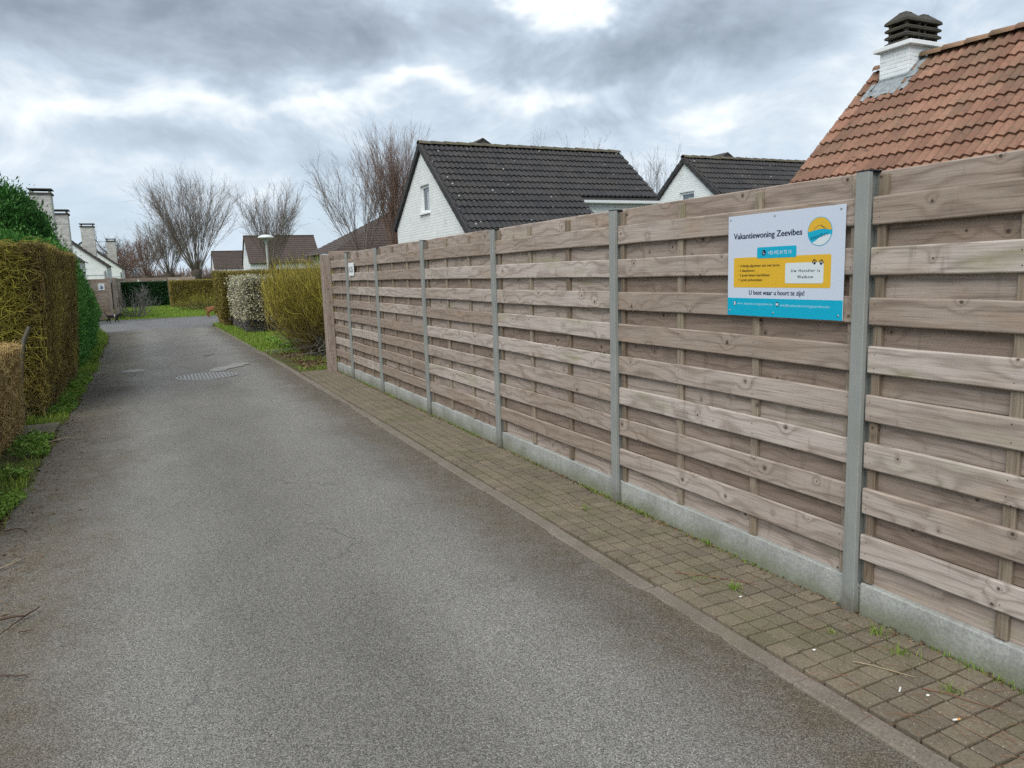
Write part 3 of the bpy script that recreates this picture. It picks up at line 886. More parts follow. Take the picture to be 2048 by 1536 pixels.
def text_mesh(body, mat, width=None, height=None, bold=0.0, depth=0.0004, spacing=1.0):
    cu = bpy.data.curves.new('t', 'FONT')
    cu.body = body; cu.size = 1.0; cu.offset = min(bold, 0.008); cu.resolution_u = 3; cu.space_character = spacing
    ob = bpy.data.objects.new('t', cu); COL.objects.link(ob)
    dg = bpy.context.evaluated_depsgraph_get()
    me = bpy.data.meshes.new_from_object(ob.evaluated_get(dg))
    bpy.data.objects.remove(ob); bpy.data.curves.remove(cu)
    nv_ = len(me.vertices); co = np.zeros(nv_ * 3, np.float32); me.vertices.foreach_get('co', co); co = co.reshape(-1, 3)
    mn, mx = co.min(0), co.max(0)
    capital = 0.70
    sy = height / capital
    sx_ = (width / (mx[0] - mn[0])) if width else sy
    co[:, 0] = (co[:, 0] - (mn[0] + mx[0]) / 2) * sx_
    co[:, 1] = (co[:, 1] - capital / 2) * sy
    co[:, 2] = 0
    me.vertices.foreach_set('co', co.ravel()); me.update()
    if bold > 0.008:              # bolder strokes: a second copy a little to the side, just above
        bm = bmesh.new(); bm.from_mesh(me)
        dd = bmesh.ops.duplicate(bm, geom=bm.verts[:] + bm.edges[:] + bm.faces[:])
        bmesh.ops.translate(bm, vec=(bold * 1.6 * sy, 0, 0.00012), verts=[q for q in dd['geom'] if isinstance(q, bmesh.types.BMVert)])
        bm.to_mesh(me); bm.free()
    me.materials.clear(); me.materials.append(mat)
    return me


def rrect(x0, x1, y0, y1, r, n=5):
    P = []
    for (cx, cy, a0) in ((x1 - r, y1 - r, 0), (x0 + r, y1 - r, 90), (x0 + r, y0 + r, 180), (x1 - r, y0 + r, 270)):
        for i in range(n + 1):
            a = R_(a0 + 90 * i / n); P.append((cx + r * math.cos(a), cy + r * math.sin(a)))
    return P


# ---- the holiday-home sign
SW, SH = 0.748, 0.514
sign = bpy.data.objects.new('sign_board', None)
COL.objects.link(sign)
sign.location = (XF - 0.006, 2.780, 1.6093 - SH / 2)
sign.rotation_euler = (math.pi / 2, 0, -math.pi / 2)
tag(sign, 'white, yellow and cyan holiday home sign screwed to the fence', 'sign')
U = lambda u: (u - 0.5) * SW
Vv = lambda v: (1 - v) * SH


def splate(name, poly, z, mat, th=0.0004, parent=sign):
    b_ = MB().prism([(x, y, z) for x, y in poly], (0, 0, th))
    return b_.obj(name, mat, parent)


def stext(body, u0, u1, v, hgt, mat, z, bold=0.0, name='lettering', sp=1.0, parent=sign):
    me = text_mesh(body, mat, (u1 - u0) * SW, hgt * SH, bold, spacing=sp)
    me.name = name
    o = link(bpy.data.objects.new(name, me), parent)
    o.location = (U((u0 + u1) / 2), Vv(v), z)
    return o


def disc(cx, cy, rx, ry, n=28, a0=0, a1=360):
    return [(cx + rx * math.cos(R_(a0 + (a1 - a0) * i / n)), cy + ry * math.sin(R_(a0 + (a1 - a0) * i / n))) for i in range(n + (0 if a1 - a0 == 360 else 1))]


MB().box(-SW / 2, SW / 2, 0, SH, 0, 0.004).obj('board', M_WHITEP, sign, bevel=0.0008)
splate('cyan_band', [(-SW / 2 + .0005, .0005), (SW / 2 - .0005, .0005), (SW / 2 - .0005, Vv(.823)), (-SW / 2 + .0005, Vv(.823))], 0.0042, M_CYAN)
splate('yellow_panel', rrect(U(.06), U(.905), Vv(.716), Vv(.418), 0.008), 0.0042, M_YELLOW)
splate('phone_panel', rrect(U(.285), U(.63), Vv(.432), Vv(.325), 0.008), 0.0050, M_CYAN)
splate('white_panel', rrect(U(.54), U(.85), Vv(.675), Vv(.485), 0.008), 0.0050, M_WHITEB)
stext('Vakantiewoning Zeevibes', .055, .672, .203, .058, M_NAVY, 0.0044, 0.030)
stext('+32 492 24 72 14', .385, .588, .380, .034, M_WHITEP, 0.0056, 0.014)
splate('phone_icon', disc(U(.348), Vv(.378), .0135, .0145), 0.0056, M_NAVY)
splate('phone_handset', [(U(.348) + a, Vv(.378) + b2) for a, b2 in ((-.007, .006), (-.004, .007), (-.003, .003), (-.0045, .001), (-.001, -.003), (.002, -.002), (.006, -.004), (.005, -.007), (.002, -.008), (-.003, -.005), (-.006, 0))], 0.0062, M_WHITEP)
for i, (tx, u1) in enumerate((('Volledig afgesloten tuin met terras', .49), ('3 slaapkamers', .265), ('2 gratis fietsen beschikbaar', .405), ('1 gratis parkeerplaats', .335))):
    v = .500 + .0465 * i
    stext(tx, .122, u1, v, .025, M_DARKTXT, 0.0050, 0.022)
    splate('bullet', disc(U(.108), Vv(v), .0022, .0022, 10), 0.0050, M_DARKTXT)
stext('Uw Huisdier is', .590, .822, .558, .026, M_NAVY, 0.0056, 0.028, sp=1.25)
stext('Welkom', .642, .770, .615, .026, M_NAVY, 0.0056, 0.028, sp=1.2)
stext('U bent waar u hoort te zijn!', .212, .702, .765, .045, M_NAVY, 0.0044, 0.028)
stext('www. vakantiewoningzeevibes.be', .098, .432, .876, .024, M_PALE, 0.0050, 0.004)
stext('info@vakantiewoningzeevibes.be', .502, .902, .882, .024, M_PALE, 0.0050, 0.004)
for u_, w_, h_ in ((.075, .006, .009), (.475, .008, .006)):
    splate('round_icon', disc(U(u_), Vv(.876), .0105, .0115), 0.0048, M_NAVY)
    splate('icon_mark', rrect(U(u_) - w_, U(u_) + w_, Vv(.876) - h_, Vv(.876) + h_, .002), 0.0054, M_WHITEP)
for k, (u_, v_, rt) in enumerate(((.778, .482, 10), (.832, .487, -12))):
    pw = MB()
    cx, cy = U(u_), Vv(v_)
    def el(ax, ay, rx, ry):
        ca, sa = math.cos(R_(rt)), math.sin(R_(rt))
        pw.prism([(cx + x * ca - y_ * sa, cy + x * sa + y_ * ca, 0.0056) for x, y_ in disc(ax, ay, rx, ry, 12)], (0, 0, .0004))
    el(0, -.006, .0075, .006)
    for ax, ay in ((-.0105, .001), (-.004, .0085), (.004, .0085), (.0105, .001)): el(ax, ay, .003, .0045)
    pw.obj('paw_print', M_NAVY, sign)
LX, LY, LR = U(.812), Vv(.214), 0.066
LRX = 0.071
lg = splate('logo', disc(LX, LY, LRX, LR, 40), 0.0044, M_CYAN)
q = disc(LX, LY, LRX * .955, LR * .955, 40)
wv = lambda x: LY + 0.004 + 0.006 * math.sin((x - LX) / LRX * 2.2 + 1.2)
splate('logo_sun', [p_ for p_ in disc(LX, LY, LRX * .955, LR * .955, 30, 8, 172)] + [(x, wv(x)) for x in np.linspace(LX - LRX * .93, LX + LRX * .93, 14)], 0.0050, M_YELLOW)
splate('logo_beach', [p_ for p_ in disc(LX, LY, LRX * .955, LR * .955, 20, 232, 342)] + [(LX + LRX * .84, LY - .016), (LX + LRX * .45, LY - .017), (LX, LY - .028), (LX - LRX * .35, LY - .043)], 0.0050, M_WHITEB)
hl = MB()
hp = [(-.034, .008), (-.022, .020), (-.018, .018), (-.006, .028), (.004, .026), (.018, .018), (.030, .010)]
for (a, b2), (c2, d2) in list(zip(hp[:-1], hp[1:])) + [((.006, .028), (.040, .010))]:
    nx, ny = -(d2 - b2), c2 - a; ll = math.hypot(nx, ny); nx, ny = nx / ll * .0007, ny / ll * .0007
    hl.prism([(LX + a - nx, LY + b2 - ny, .0056), (LX + c2 - nx, LY + d2 - ny, .0056), (LX + c2 + nx, LY + d2 + ny, .0056), (LX + a + nx, LY + b2 + ny, .0056)], (0, 0, .0003))
hl.obj('logo_dunes', M_NAVY, sign)
o = stext('zeevibes', .740, .876, .250, .040, M_NAVY, 0.0056, -0.012, 'logo_lettering')
o.rotation_euler = (0, 0, R_(10))
for u_, v_ in ((.024, .035), (.44, .035), (.968, .035), (.024, .952), (.44, .958), (.968, .958)):
    MB().lathe([(0.0001, .0075), (.0035, .007), (.0055, .0045), (.0055, .004)], (U(u_), Vv(v_), 0), 12).obj('screw', M_STEEL, sign, smooth=True)

# ---- house number plate
num = bpy.data.objects.new('house_number_plate', None)
COL.objects.link(num)
num.location = (XF - 0.012, 11.47, 1.63)
num.rotation_euler = (math.pi / 2, 0, -math.pi / 2)
tag(num, 'small white house number plate 625 near the far end of the fence', 'number plate')
MB().box(-.155, .155, 0, .195, 0, .006).obj('plate', M_WTRIM, num, bevel=.001)
o = link(bpy.data.objects.new('lettering', text_mesh('625', M_NAVY, 0.215, 0.085, 0.02)), num); o.location = (-.0, .095, .0064)
#@@HOUSES
# ================================================================== houses
PROJ = lambda P: (lambda dd: (1024 + 1500 * dd.dot(_r3) / dd.dot(_f2), 768 - 1500 * dd.dot(_u3) / dd.dot(_f2)))(Vector(P) - Vector((0, 0, CAMH)))


def tile_mesh(name, cover, gauge, amp, mat, lift=0.036):
    nx = 9
    V = []
    for yv, zo in ((-0.05, -0.004), (gauge, lift)):
        for i in range(nx):
            x = i / (nx - 1)
            ph = x * 2 * 2 * math.pi
            z = amp * (0.5 + 0.5 * math.cos(ph)) ** 0.8
            V.append((x * cover * 1.004, yv, z + zo))
    for i in range(nx):
        x, y, z = V[nx + i]
        V.append((x, y - 0.004, z - 0.048))
    F = [(i, nx + i, nx + i + 1, i + 1) for i in range(nx - 1)] + [(nx + i, 2 * nx + i, 2 * nx + i + 1, nx + i + 1) for i in range(nx - 1)]
    me = mesh_np(name, V, F, mat=mat)
    return me


def roof_tiles(parent, O, ax, dn, ncol, nrow, cover, gauge, mat, mask, amp=0.040, limit=300):
    """O ridge corner, ax along the ridge, dn down the slope (unit vectors)"""
    ax = Vector(ax).normalized(); dn = Vector(dn).normalized(); nz = ax.cross(dn)
    if nz.z < 0: nz = -nz
    me = tile_mesh('roof_tile', cover, gauge, amp, mat)
    basis = Matrix((ax, dn, nz)).transposed().to_4x4()
    S = []
    for r in range(nrow):
        for c in range(ncol):
            if not mask(c, r): continue
            P = Vector(O) + ax * (c * cover) + dn * (r * gauge + 0.03)
            mid = P + ax * cover / 2 + dn * gauge / 2
            px, py = PROJ(mid)
            seen = -30 < px < 2080 and py > -30 and mid.z > CAMH + 0.383 * mid.x / 2.8 - 0.12
            S.append((not seen, mid.length, P))
    S.sort(key=lambda q: (q[0], q[1]))
    rest_v, rest_f = [], []
    sv_ = np.array([v_.co[:] for v_ in me.vertices]); sf_ = [tuple(q.vertices) for q in me.polygons]
    k = 0
    for hid, _, P in S:
        jit = Matrix.Rotation(random.gauss(0, .006), 4, 'X') @ Matrix.Rotation(random.gauss(0, .005), 4, 'Z')
        mw = Matrix.Translation(P + nz * random.uniform(0, .004)) @ basis @ jit
        if not hid and k < limit:
            o = link(bpy.data.objects.new('roof_tile', me), parent); o.matrix_basis = mw
            k += 1
        else:
            m4 = np.array(mw); b_ = len(rest_v)
            rest_v += [tuple(q) for q in (sv_ @ m4[:3, :3].T + m4[:3, 3])]
            rest_f += [tuple(i + b_ for i in q) for q in sf_]
    if rest_v:
        o = link(bpy.data.objects.new('roof_tile_field', mesh_np('roof_tile_field', rest_v, rest_f, mat=mat)), parent)
        o['kind'] = 'stuff'


def ridge_tiles(parent, A, B, step, rad, mat, name='ridge_tile'):
    A = Vector(A); B = Vector(B); ax = (B - A).normalized(); L = (B - A).length
    side = ax.cross(Vector((0, 0, 1)))
    n_ = int(math.ceil(L / step - .2)); step = L / n_
    me = None
    V, F = [], []
    ns = 7
    for e, (t_, rr, zz) in enumerate(((0, rad * 1.08, .012), (step * 1.06, rad * 0.96, 0.0))):
        for i in range(ns):
            a = math.pi * i / (ns - 1)
            V.append((t_, math.cos(a) * rr, math.sin(a) * rr * .8 + zz))
    for i in range(ns):
        x, y, z = V[i]; V.append((x, y * .86, z * .86 - .012))
    F = [(i, i + 1, ns + i + 1, ns + i) for i in range(ns - 1)] + [(2 * ns + i, 2 * ns + i + 1, i + 1, i) for i in range(ns - 1)]
    me = mesh_np(name, V, F, True, mat)
    basis = Matrix((ax, side, Vector((0, 0, 1)))).transposed().to_4x4()
    for i in range(n_):
        o = link(bpy.data.objects.new(name, me), parent)
        o.matrix_basis = Matrix.Translation(A + ax * step * i + Vector((0, 0, random.uniform(-.006, .006)))) @ basis @ Matrix.Rotation(random.gauss(0, .01), 4, 'Z')


def gable(bm_, X, ya, yb, zeave, yr, zr, slope, win=None, rev=0.10):
    """gable in the plane x=X, with an opening and its reveals"""
    top = lambda y_: zr - slope * abs(y_ - yr)
    br = sorted(set([ya, yr, yb] + ([win[0], win[1]] if win else [])))
    for a, b_ in zip(br[:-1], br[1:]):
        if win and a >= win[0] - 1e-6 and b_ <= win[1] + 1e-6:
            bm_.add([(X, a, 0), (X, b_, 0), (X, b_, win[2]), (X, a, win[2])], [(0, 1, 2, 3)])
            bm_.add([(X, a, win[3]), (X, b_, win[3]), (X, b_, top(b_)), (X, a, top(a))], [(0, 1, 2, 3)])
        else:
            bm_.add([(X, a, 0), (X, b_, 0), (X, b_, top(b_)), (X, a, top(a))], [(0, 1, 2, 3)])
    if win:
        w0, w1, z0, z1 = win
        for q in (((w0, z0), (w1, z0)), ((w1, z0), (w1, z1)), ((w1, z1), (w0, z1)), ((w0, z1), (w0, z0))):
            (a, b_), (c_, d_) = q
            bm_.add([(X, a, b_), (X, c_, d_), (X + rev, c_, d_), (X + rev, a, b_)], [(0, 1, 2, 3)])


def dark_house(dx, dyy, label, lenx=6.5):
    X0, YR, ZR = 7.21 + dx, 20.70 + dyy, 5.22
    sl = 0.772
    X1 = X0 + lenx
    YF = YR - 3.55; YB = YR + 2.62
    h = thing('gabled_house', ((X0 + X1) / 2, YR, 0), label, 'house', 'white houses with dark tiled roofs behind the fence')
    wl = MB()
    win = (YR - 0.49, YR + 0.27, 3.34, 4.10)
    gable(wl, X0, YF, YB, 0, YR, ZR - 0.06, sl, win)
    # long front wall set back under the short roof, rear wall, far gable
    YS = YR - 2.04; XS = X0 + 3.62
    zt = lambda y_: ZR - 0.08 - sl * abs(y_ - YR)
    wl.add([(X0, YF, 0), (XS, YF, 0), (XS, YF, zt(YF)), (X0, YF, zt(YF))], [(0, 1, 2, 3)])
    wl.add([(XS, YF, 0), (XS, YS, 0), (XS, YS, zt(YS)), (XS, YF, zt(YF))], [(0, 1, 2, 3)])
    wl.add([(XS, YS + .12, 0), (X1, YS + .12, 0), (X1, YS + .12, zt(YS)), (XS, YS + .12, zt(YS))], [(0, 1, 2, 3)])
    wl.add([(X0, YB, 0), (X1, YB, 0), (X1, YB, zt(YB)), (X0, YB, zt(YB))], [(0, 1, 2, 3)])
    wl.add([(X1, YS + .12, 0), (X1, YB, 0), (X1, YB, zt(YB)), (X1, YR, zt(YR)), (X1, YS + .12, zt(YS + .12))], [(0, 1, 2, 3, 4)])
    wl.obj('wall', M_WBRICK, h)
    # window: frame with one tilted sash, glass, curtain behind, sill
    fr = MB(); xf = X0 + 0.085
    w0, w1, z0, z1 = win
    t_ = 0.075
    for (a, b_, c_, d_) in ((w0, w1, z0, z0 + t_), (w0, w1, z1 - t_, z1), (w0, w0 + t_, z0 + t_, z1 - t_), (w1 - t_, w1, z0 + t_, z1 - t_), ):
        fr.box(xf - .02, xf + .05, a, b_, c_, d_)
    wo_ = fr.obj('window', M_WTRIM, h, bevel=.004)
    MB().box(xf + .012, xf + .018, w0 + t_, w1 - t_, z0 + t_, z1 - t_).obj('pane', M_GLASS, wo_)
    MB().box(xf + .002, xf + .010, w0 + t_ + .02, w1 - .36, z0 + t_ + .02, z1 - t_ - .12).obj('net_curtain', M_CURTAIN, wo_)
    MB().box(X0 - .06, X0 + .09, w0 - .04, w1 + .04, z0 - .05, z0 - .002).obj('sill', M_WTRIM, wo_, bevel=.006)
    # roof
    cs = 1 / math.sqrt(1 + sl * sl); dn = Vector((0, -cs, -sl * cs)); dnb = Vector((0, cs, -sl * cs))
    nzv = Vector((0, sl * cs, cs)) * -1
    rf = MB()
    def slab(xa, xb, y0, y1, th=.05, dz_=-.035):
        z0_ = ZR - sl * abs(y0 - YR) + dz_; z1_ = ZR - sl * abs(y1 - YR) + dz_
        rf.prism([(xa, y0, z0_), (xa, y1, z1_), (xa, y1, z1_ - th), (xa, y0, z0_ - th)], (xb - xa, 0, 0))
    slab(X0 - .06, XS + .08, YF - .12, YR)
    slab(XS + .081, X1 + .06, YS, YR)
    slab(X0 - .06, X1 + .06, YR + .001, YB + .12)
    roof = rf.obj('roof', M_VERGE, h)
    gauge, cover = 0.318, 0.30
    nr = int(((YR - YF + .12) / cs) / gauge) + 1
    nS = 8
    ncol = int((X1 + .06 - X0 + .02) / cover) + 1
    nL = int((XS + .10 - X0) / cover) + 1
    roof_tiles(roof, (X0 - .02, YR, ZR), (1, 0, 0), dn, ncol, nr, cover, gauge, M_BTILE, lambda c, r: r < nS or c < nL)
    rb = MB()
    # verge tiles stepping down both edges of the gable
    vm_ = MB().box(-.015, .10, 0, gauge + .03, -.12, .045).mesh('verge_tile', M_BTILE, bevel=.006)
    for sgn, dv, nn in ((1, dn, nr), (-1, dnb, 11)):
        for r in range(nn):
            o = link(bpy.data.objects.new('verge_tile', vm_), roof)
            axx = Vector((1, 0, 0)); nz_ = axx.cross(dv); nz_ = nz_ if nz_.z > 0 else -nz_
            o.matrix_basis = Matrix.Translation(Vector((X0 - .075, YR, ZR + .012)) + dv * (r * gauge + .03)) @ Matrix((axx, dv, nz_)).transposed().to_4x4() @ Matrix.Rotation(-.05, 4, 'X')
    o = MB().box(0, 1, 0, 1, 0, 1)
    ridge_tiles(roof, (X0 - .09, YR, ZR + 0.01), (X1 + .08, YR, ZR + 0.01), 0.40, 0.115, M_RIDGE)
    # gutter over the set-back wall and its downpipe
    g = MB()
    yg, zg = YS - 0.06, ZR - sl * 2.04 - 0.10
    for xx0, xx1 in ((XS + .1, X1 + .08),):
        prof = [(yg - .07, zg), (yg - .06, zg - .07), (yg + .02, zg - .09), (yg + .08, zg - .07), (yg + .09, zg)]
        g.prism([(xx0, a, b_) for a, b_ in prof], (xx1 - xx0, 0, 0))
    gu = g.obj('gutter', M_WTRIM, h)
    MB().tube([(X1 - .05, yg + .05, zg - .05), (X1 - .05, yg + .12, zg - .35), (X1 - .05, yg + .13, 0)], .04, 8).obj('downpipe', M_WTRIM, h, smooth=True)
    # dormer tip showing over the ridge
    d_ = MB()
    xm = X0 + 1.95
    d_.prism([(xm - .30, YR + .12, ZR + .06), (xm + .30, YR + .12, ZR + .06), (xm, YR + .12, ZR + .25)], (0, 1.6, 0))
    d_.prism([(xm - .33, YR + .10, ZR + .09), (xm, YR + .10, ZR + .29), (xm + .33, YR + .10, ZR + .09), (xm + .33, YR + .10, ZR + .06), (xm, YR + .10, ZR + .25), (xm - .33, YR + .10, ZR + .06)], (0, 1.7, 0))
    d_.obj('dormer', M_VERGE, h)
    return h


dark_house(0, 0, 'white brick house with large dark tiled roof and narrow gable window, centre')
dark_house(9.44, 0.30, 'white house with dark tiled roof between centre house and red roof')

# ---- near house with the red roof and the white chimney
XR, ZRR, YG = 12.43, 5.03, 10.10
rh = thing('red_roofed_house', (XR, 6.3, 0), 'near house with mossy terracotta tiled roof and white brick chimney', 'house')
wl = MB()
Y0 = 1.2
EX = 9.75
wl.add([(EX, Y0, 0), (EX, YG - .1, 0), (EX, YG - .1, 2.32), (EX, Y0, 2.32)], [(0, 1, 2, 3)])
wl.add([(XR * 2 - EX, Y0, 0), (XR * 2 - EX, YG - .1, 0), (XR * 2 - EX, YG - .1, 2.32), (XR * 2 - EX, Y0, 2.32)], [(0, 1, 2, 3)])
for yy in (Y0, YG - .1):
    wl.add([(EX, yy, 0), (XR * 2 - EX, yy, 0), (XR * 2 - EX, yy, 2.30), (XR, yy, ZRR - .1), (EX, yy, 2.30)], [(0, 1, 2, 3, 4)])
wl.obj('wall', M_WBRICK, rh)
rf = MB()
for sg in (-1, 1):
    rf.prism([(XR, Y0 - .1, ZRR - .04), (XR + sg * 2.95, Y0 - .1, ZRR - 2.99), (XR + sg * 2.95, Y0 - .1, ZRR - 3.06), (XR, Y0 - .1, ZRR - .11)], (0, YG - Y0 + .1, 0))
roof = rf.obj('roof', M_VERGE, rh)
s2 = math.sqrt(.5)
CHX0, CHX1, CHY0, CHY1 = 12.08, 12.99, 9.22, 9.80
g_ = .318


def rmask(c, r):
    yc = YG - .3 * (c + .5); xc = XR - s2 * (r + .5) * g_
    return not (CHY0 - .02 < yc < CHY1 + .02 and xc > CHX0 - .02)


roof_tiles(roof, (XR, YG + .02, ZRR), (0, -1, 0), (-s2, 0, -s2), 30, 13, .30, g_, M_RTILE, rmask, amp=.042)
ridge_tiles(roof, (XR, CHY0 - .02, ZRR + .015), (XR, Y0, ZRR + .015), .40, .125, M_RRIDGE)
ridge_tiles(roof, (XR, YG + .03, ZRR + .015), (XR, CHY1 - .12, ZRR + .015), .30, .125, M_RRIDGE)
vm_ = MB().box(-.02, .06, 0, g_ + .03, -.14, .055).mesh('verge_tile', M_RTILE, bevel=.008)
dv = Vector((-s2, 0, -s2)); axx = Vector((0, -1, 0)); nz_ = axx.cross(dv); nz_ = nz_ if nz_.z > 0 else -nz_
for r in range(13):
    o = link(bpy.data.objects.new('verge_tile', vm_), roof)
    o.matrix_basis = Matrix.Translation(Vector((XR, YG + .045, ZRR)) + dv * (r * g_ + .03)) @ Matrix((axx, dv, nz_)).transposed().to_4x4() @ Matrix.Rotation(-.06, 4, 'X')
# chimney of painted bricks
core = MB().box(CHX0 + .006, CHX1 - .006, CHY0 + .006, CHY1 - .006, 3.9, 5.26)
chim = core.obj('chimney', M_WPAINT, rh)
CH, CW = .0665, .216
zc_ = 4.40; row = 0
while zc_ < 5.23:
    for face in ('x', 'y'):
        a0, a1 = (CHY0, CHY1) if face == 'x' else (CHX0 + .101, CHX1)
        st = a0 - (CW / 2 if (row % 2) ^ (face == 'y') else 0)
        while st < a1 - .02:
            b0, b1 = max(st, a0) + .002, min(st + CW, a1) - .002
            st += CW
            if b1 - b0 < .03: continue
            j = random.uniform(-.002, .002)
            if face == 'x':
                bx_ = MB().box(CHX0 + j, CHX0 + .1, b0, b1, zc_ + .0028, zc_ + CH - .0028)
                lowz = ZRR - abs(CHX0 - XR)
            else:
                bx_ = MB().box(b0, b1, CHY0 + j, CHY0 + .1, zc_ + .0028, zc_ + CH - .0028)
                lowz = ZRR - abs((b0 + b1) / 2 - XR)
            if zc_ + CH < lowz - .02: continue
            bx_.obj('brick', M_WPAINT, chim, bevel=.004)
    zc_ += CH; row += 1
MB().box(CHX0 - .085, CHX1 + .085, CHY0 - .085, CHY1 + .085, 5.245, 5.32).obj('chimney_cap', M_WTRIM, chim, bevel=.008)
# lead flashing, lying on the tiles round the foot
fl = MB()
def rp(x, y, o_=.055):       # point on the tile surface
    return (x - o_ * s2, y, ZRR - abs(x - XR) + o_ * s2)
xs_ = np.linspace(CHX0 - .26, CHX0 + .02, 4)
ysn = np.linspace(CHY0 - .16, CHY1 + .13, 15)
grid = [[(lambda q: (q[0], q[1], q[2] + .012 * math.sin(j * 1.9) * (1 - i / 3)))(rp(x + (.03 * math.sin(j * 1.3) if i == 0 else 0), y)) for j, y in enumerate(ysn)] for i, x in enumerate(xs_)]
for i in range(3):
    for j in range(14):
        fl.add([grid[i][j], grid[i][j + 1], grid[i + 1][j + 1], grid[i + 1][j]], [(0, 1, 2, 3)])
fl.prism([rp(CHX0 - .03, CHY0 - .17, .06), rp(CHX0 - .03, CHY0 + .01, .06), rp(XR + .02, CHY0 + .01, .06), rp(XR + .02, CHY0 - .13, .06)], (-.008, 0, .008))
fl.box(CHX0 - .008, CHX0 + .02, CHY0 - .008, CHY1 + .008, 4.55, 4.79)
fl.prism([(CHX0 - .01, CHY0 - .009, 4.58), (XR, CHY0 - .009, 4.94), (XR, CHY0 - .009, 5.12), (CHX0 - .01, CHY0 - .009, 4.80)], (0, .02, 0))
fl.obj('flashing', M_LEAD, rh)
# two louvred concrete cowls
for k, xc in enumerate((12.31, 12.76)):
    cw = MB()
    yc = (CHY0 + CHY1) / 2
    def ring(z0, z1, h0, h1):
        a = [(xc - h0, yc - h0, z0), (xc + h0, yc - h0, z0), (xc + h0, yc + h0, z0), (xc - h0, yc + h0, z0), (xc - h1, yc - h1, z1), (xc + h1, yc - h1, z1), (xc + h1, yc + h1, z1), (xc - h1, yc + h1, z1)]
        cw.add(a, [(3, 2, 1, 0), (4, 5, 6, 7), (0, 1, 5, 4), (1, 2, 6, 5), (2, 3, 7, 6), (3, 0, 4, 7)])
    z = 5.32
    for i in range(3):
        ring(z, z + .03, .225, .225); ring(z + .03, z + .075, .235, .175)
        for sx_ in (-1, 1):
            for sy_ in (-1, 1):
                cw.box(xc + sx_ * .15 - .03, xc + sx_ * .15 + .03, yc + sy_ * .15 - .03, yc + sy_ * .15 + .03, z + .07, z + .14)
        z += .118
    ring(z, z + .045, .235, .23); ring(z + .045, z + .175, .23, .09); ring(z + .175, z + .20, .09, .07)
    cw.obj('chimney_cowl', M_COWL, chim, bevel=.01, seg=2)


def stepped(bm_, O, ax, dn, L, n_, gauge, th=.03):
    O = Vector(O); ax = Vector(ax); dn = Vector(dn).normalized(); nz = ax.cross(dn)
    if nz.z < 0: nz = -nz
    for r in range(n_):
        a = O + dn * (r * gauge - .02); b_ = O + dn * ((r + 1) * gauge) + nz * .03
        bm_.prism([a, b_, b_ - nz * th, a - nz * th], ax * L)


def chimney_stack(parent, x0, x1, y0, y1, zb, zt):
    c_ = MB().box(x0, x1, y0, y1, zb, zt - .22).obj('chimney', M_WBRICK2, parent)
    MB().box(x0 - .05, x1 + .05, y0 - .05, y1 + .05, zt - .22, zt - .15).obj('chimney_collar', M_COWL, c_)
    t_ = MB()
    for a in (x0 + .03, x1 - .07):
        for b_ in (y0 + .03, y1 - .07):
            t_.box(a, a + .04, b_, b_ + .04, zt - .15, zt - .03)
    t_.box(x0 - .06, x1 + .06, y0 - .06, y1 + .06, zt - .03, zt + .01)
    t_.obj('chimney_cover', M_VERGE, c_)


def row_house(x1, y0, y1, label, zr=4.95, ze=2.85, wd=5.2, chim_=None, pipe=True):
    """gable towards the lane's end, ridge running away"""
    x0 = x1 - wd; xm = (x0 + x1) / 2
    h = thing('row_house', (xm, (y0 + y1) / 2, 0), label, 'house', 'white row houses on the left')
    MB().prism([(x0, y0, 0), (x1, y0, 0), (x1, y0, ze), (xm, y0, zr - .05), (x0, y0, ze)], (0, y1 - y0, 0)).obj('wall', M_WBRICK, h)
    sl = (zr - ze) / (wd / 2)
    r = MB()
    for sg in (-1, 1):
        dn = Vector((sg, 0, -sl)).normalized()
        L = (wd / 2 + .15) * math.sqrt(1 + sl * sl)
        stepped(r, (xm, y0 - .10, zr + .03), (0, 1, 0), dn, y1 - y0 + .2, int(L / .32), .32)
    ro = r.obj('roof', M_BRTILE, h)
    MB().prism([(xm, y0 - .12, zr + .05), (x1 + .12, y0 - .12, ze - .08), (x1 + .12, y0 - .12, ze - .22), (xm, y0 - .12, zr - .13)], (0, .06, 0)).obj('bargeboard', M_VERGE, h)
    if pipe:
        MB().tube([(x1 + .08, y0 + .3, ze - .1), (x1 - .12, y0 - .05, ze - .45), (x1 - .14, y0 - .05, 0)], .045, 6).obj('downpipe', M_STEEL, h)
    MB().box(x0, x1, y0 - .012, y0 + .05, 2.18, 2.21).obj('ledge', M_STEEL, h)
    if chim_:
        chimney_stack(h, *chim_)
    return h


row_house(-3.30, 33.4, 39.0, 'nearest white row house, only its chimney showing over the conifer', chim_=(-3.95, -3.24, 35.6, 36.3, 2.8, 5.45))
row_house(-3.05, 39.8, 47.0, 'white row house whose brown stained chimney rises beside the conifer', chim_=(-3.78, -3.09, 40.2, 40.9, 2.6, 5.03))
row_house(-2.35, 53.9, 60.5, 'white row house gable above the wooden gate with tall pale chimney', chim_=(-3.67, -2.92, 55.9, 56.6, 2.6, 5.50))
row_house(-1.93, 69.6, 76.5, 'farthest white row house gable, smallest of the left row', zr=5.05, ze=2.95, chim_=(-2.92, -2.25, 71.0, 71.7, 2.6, 5.32))


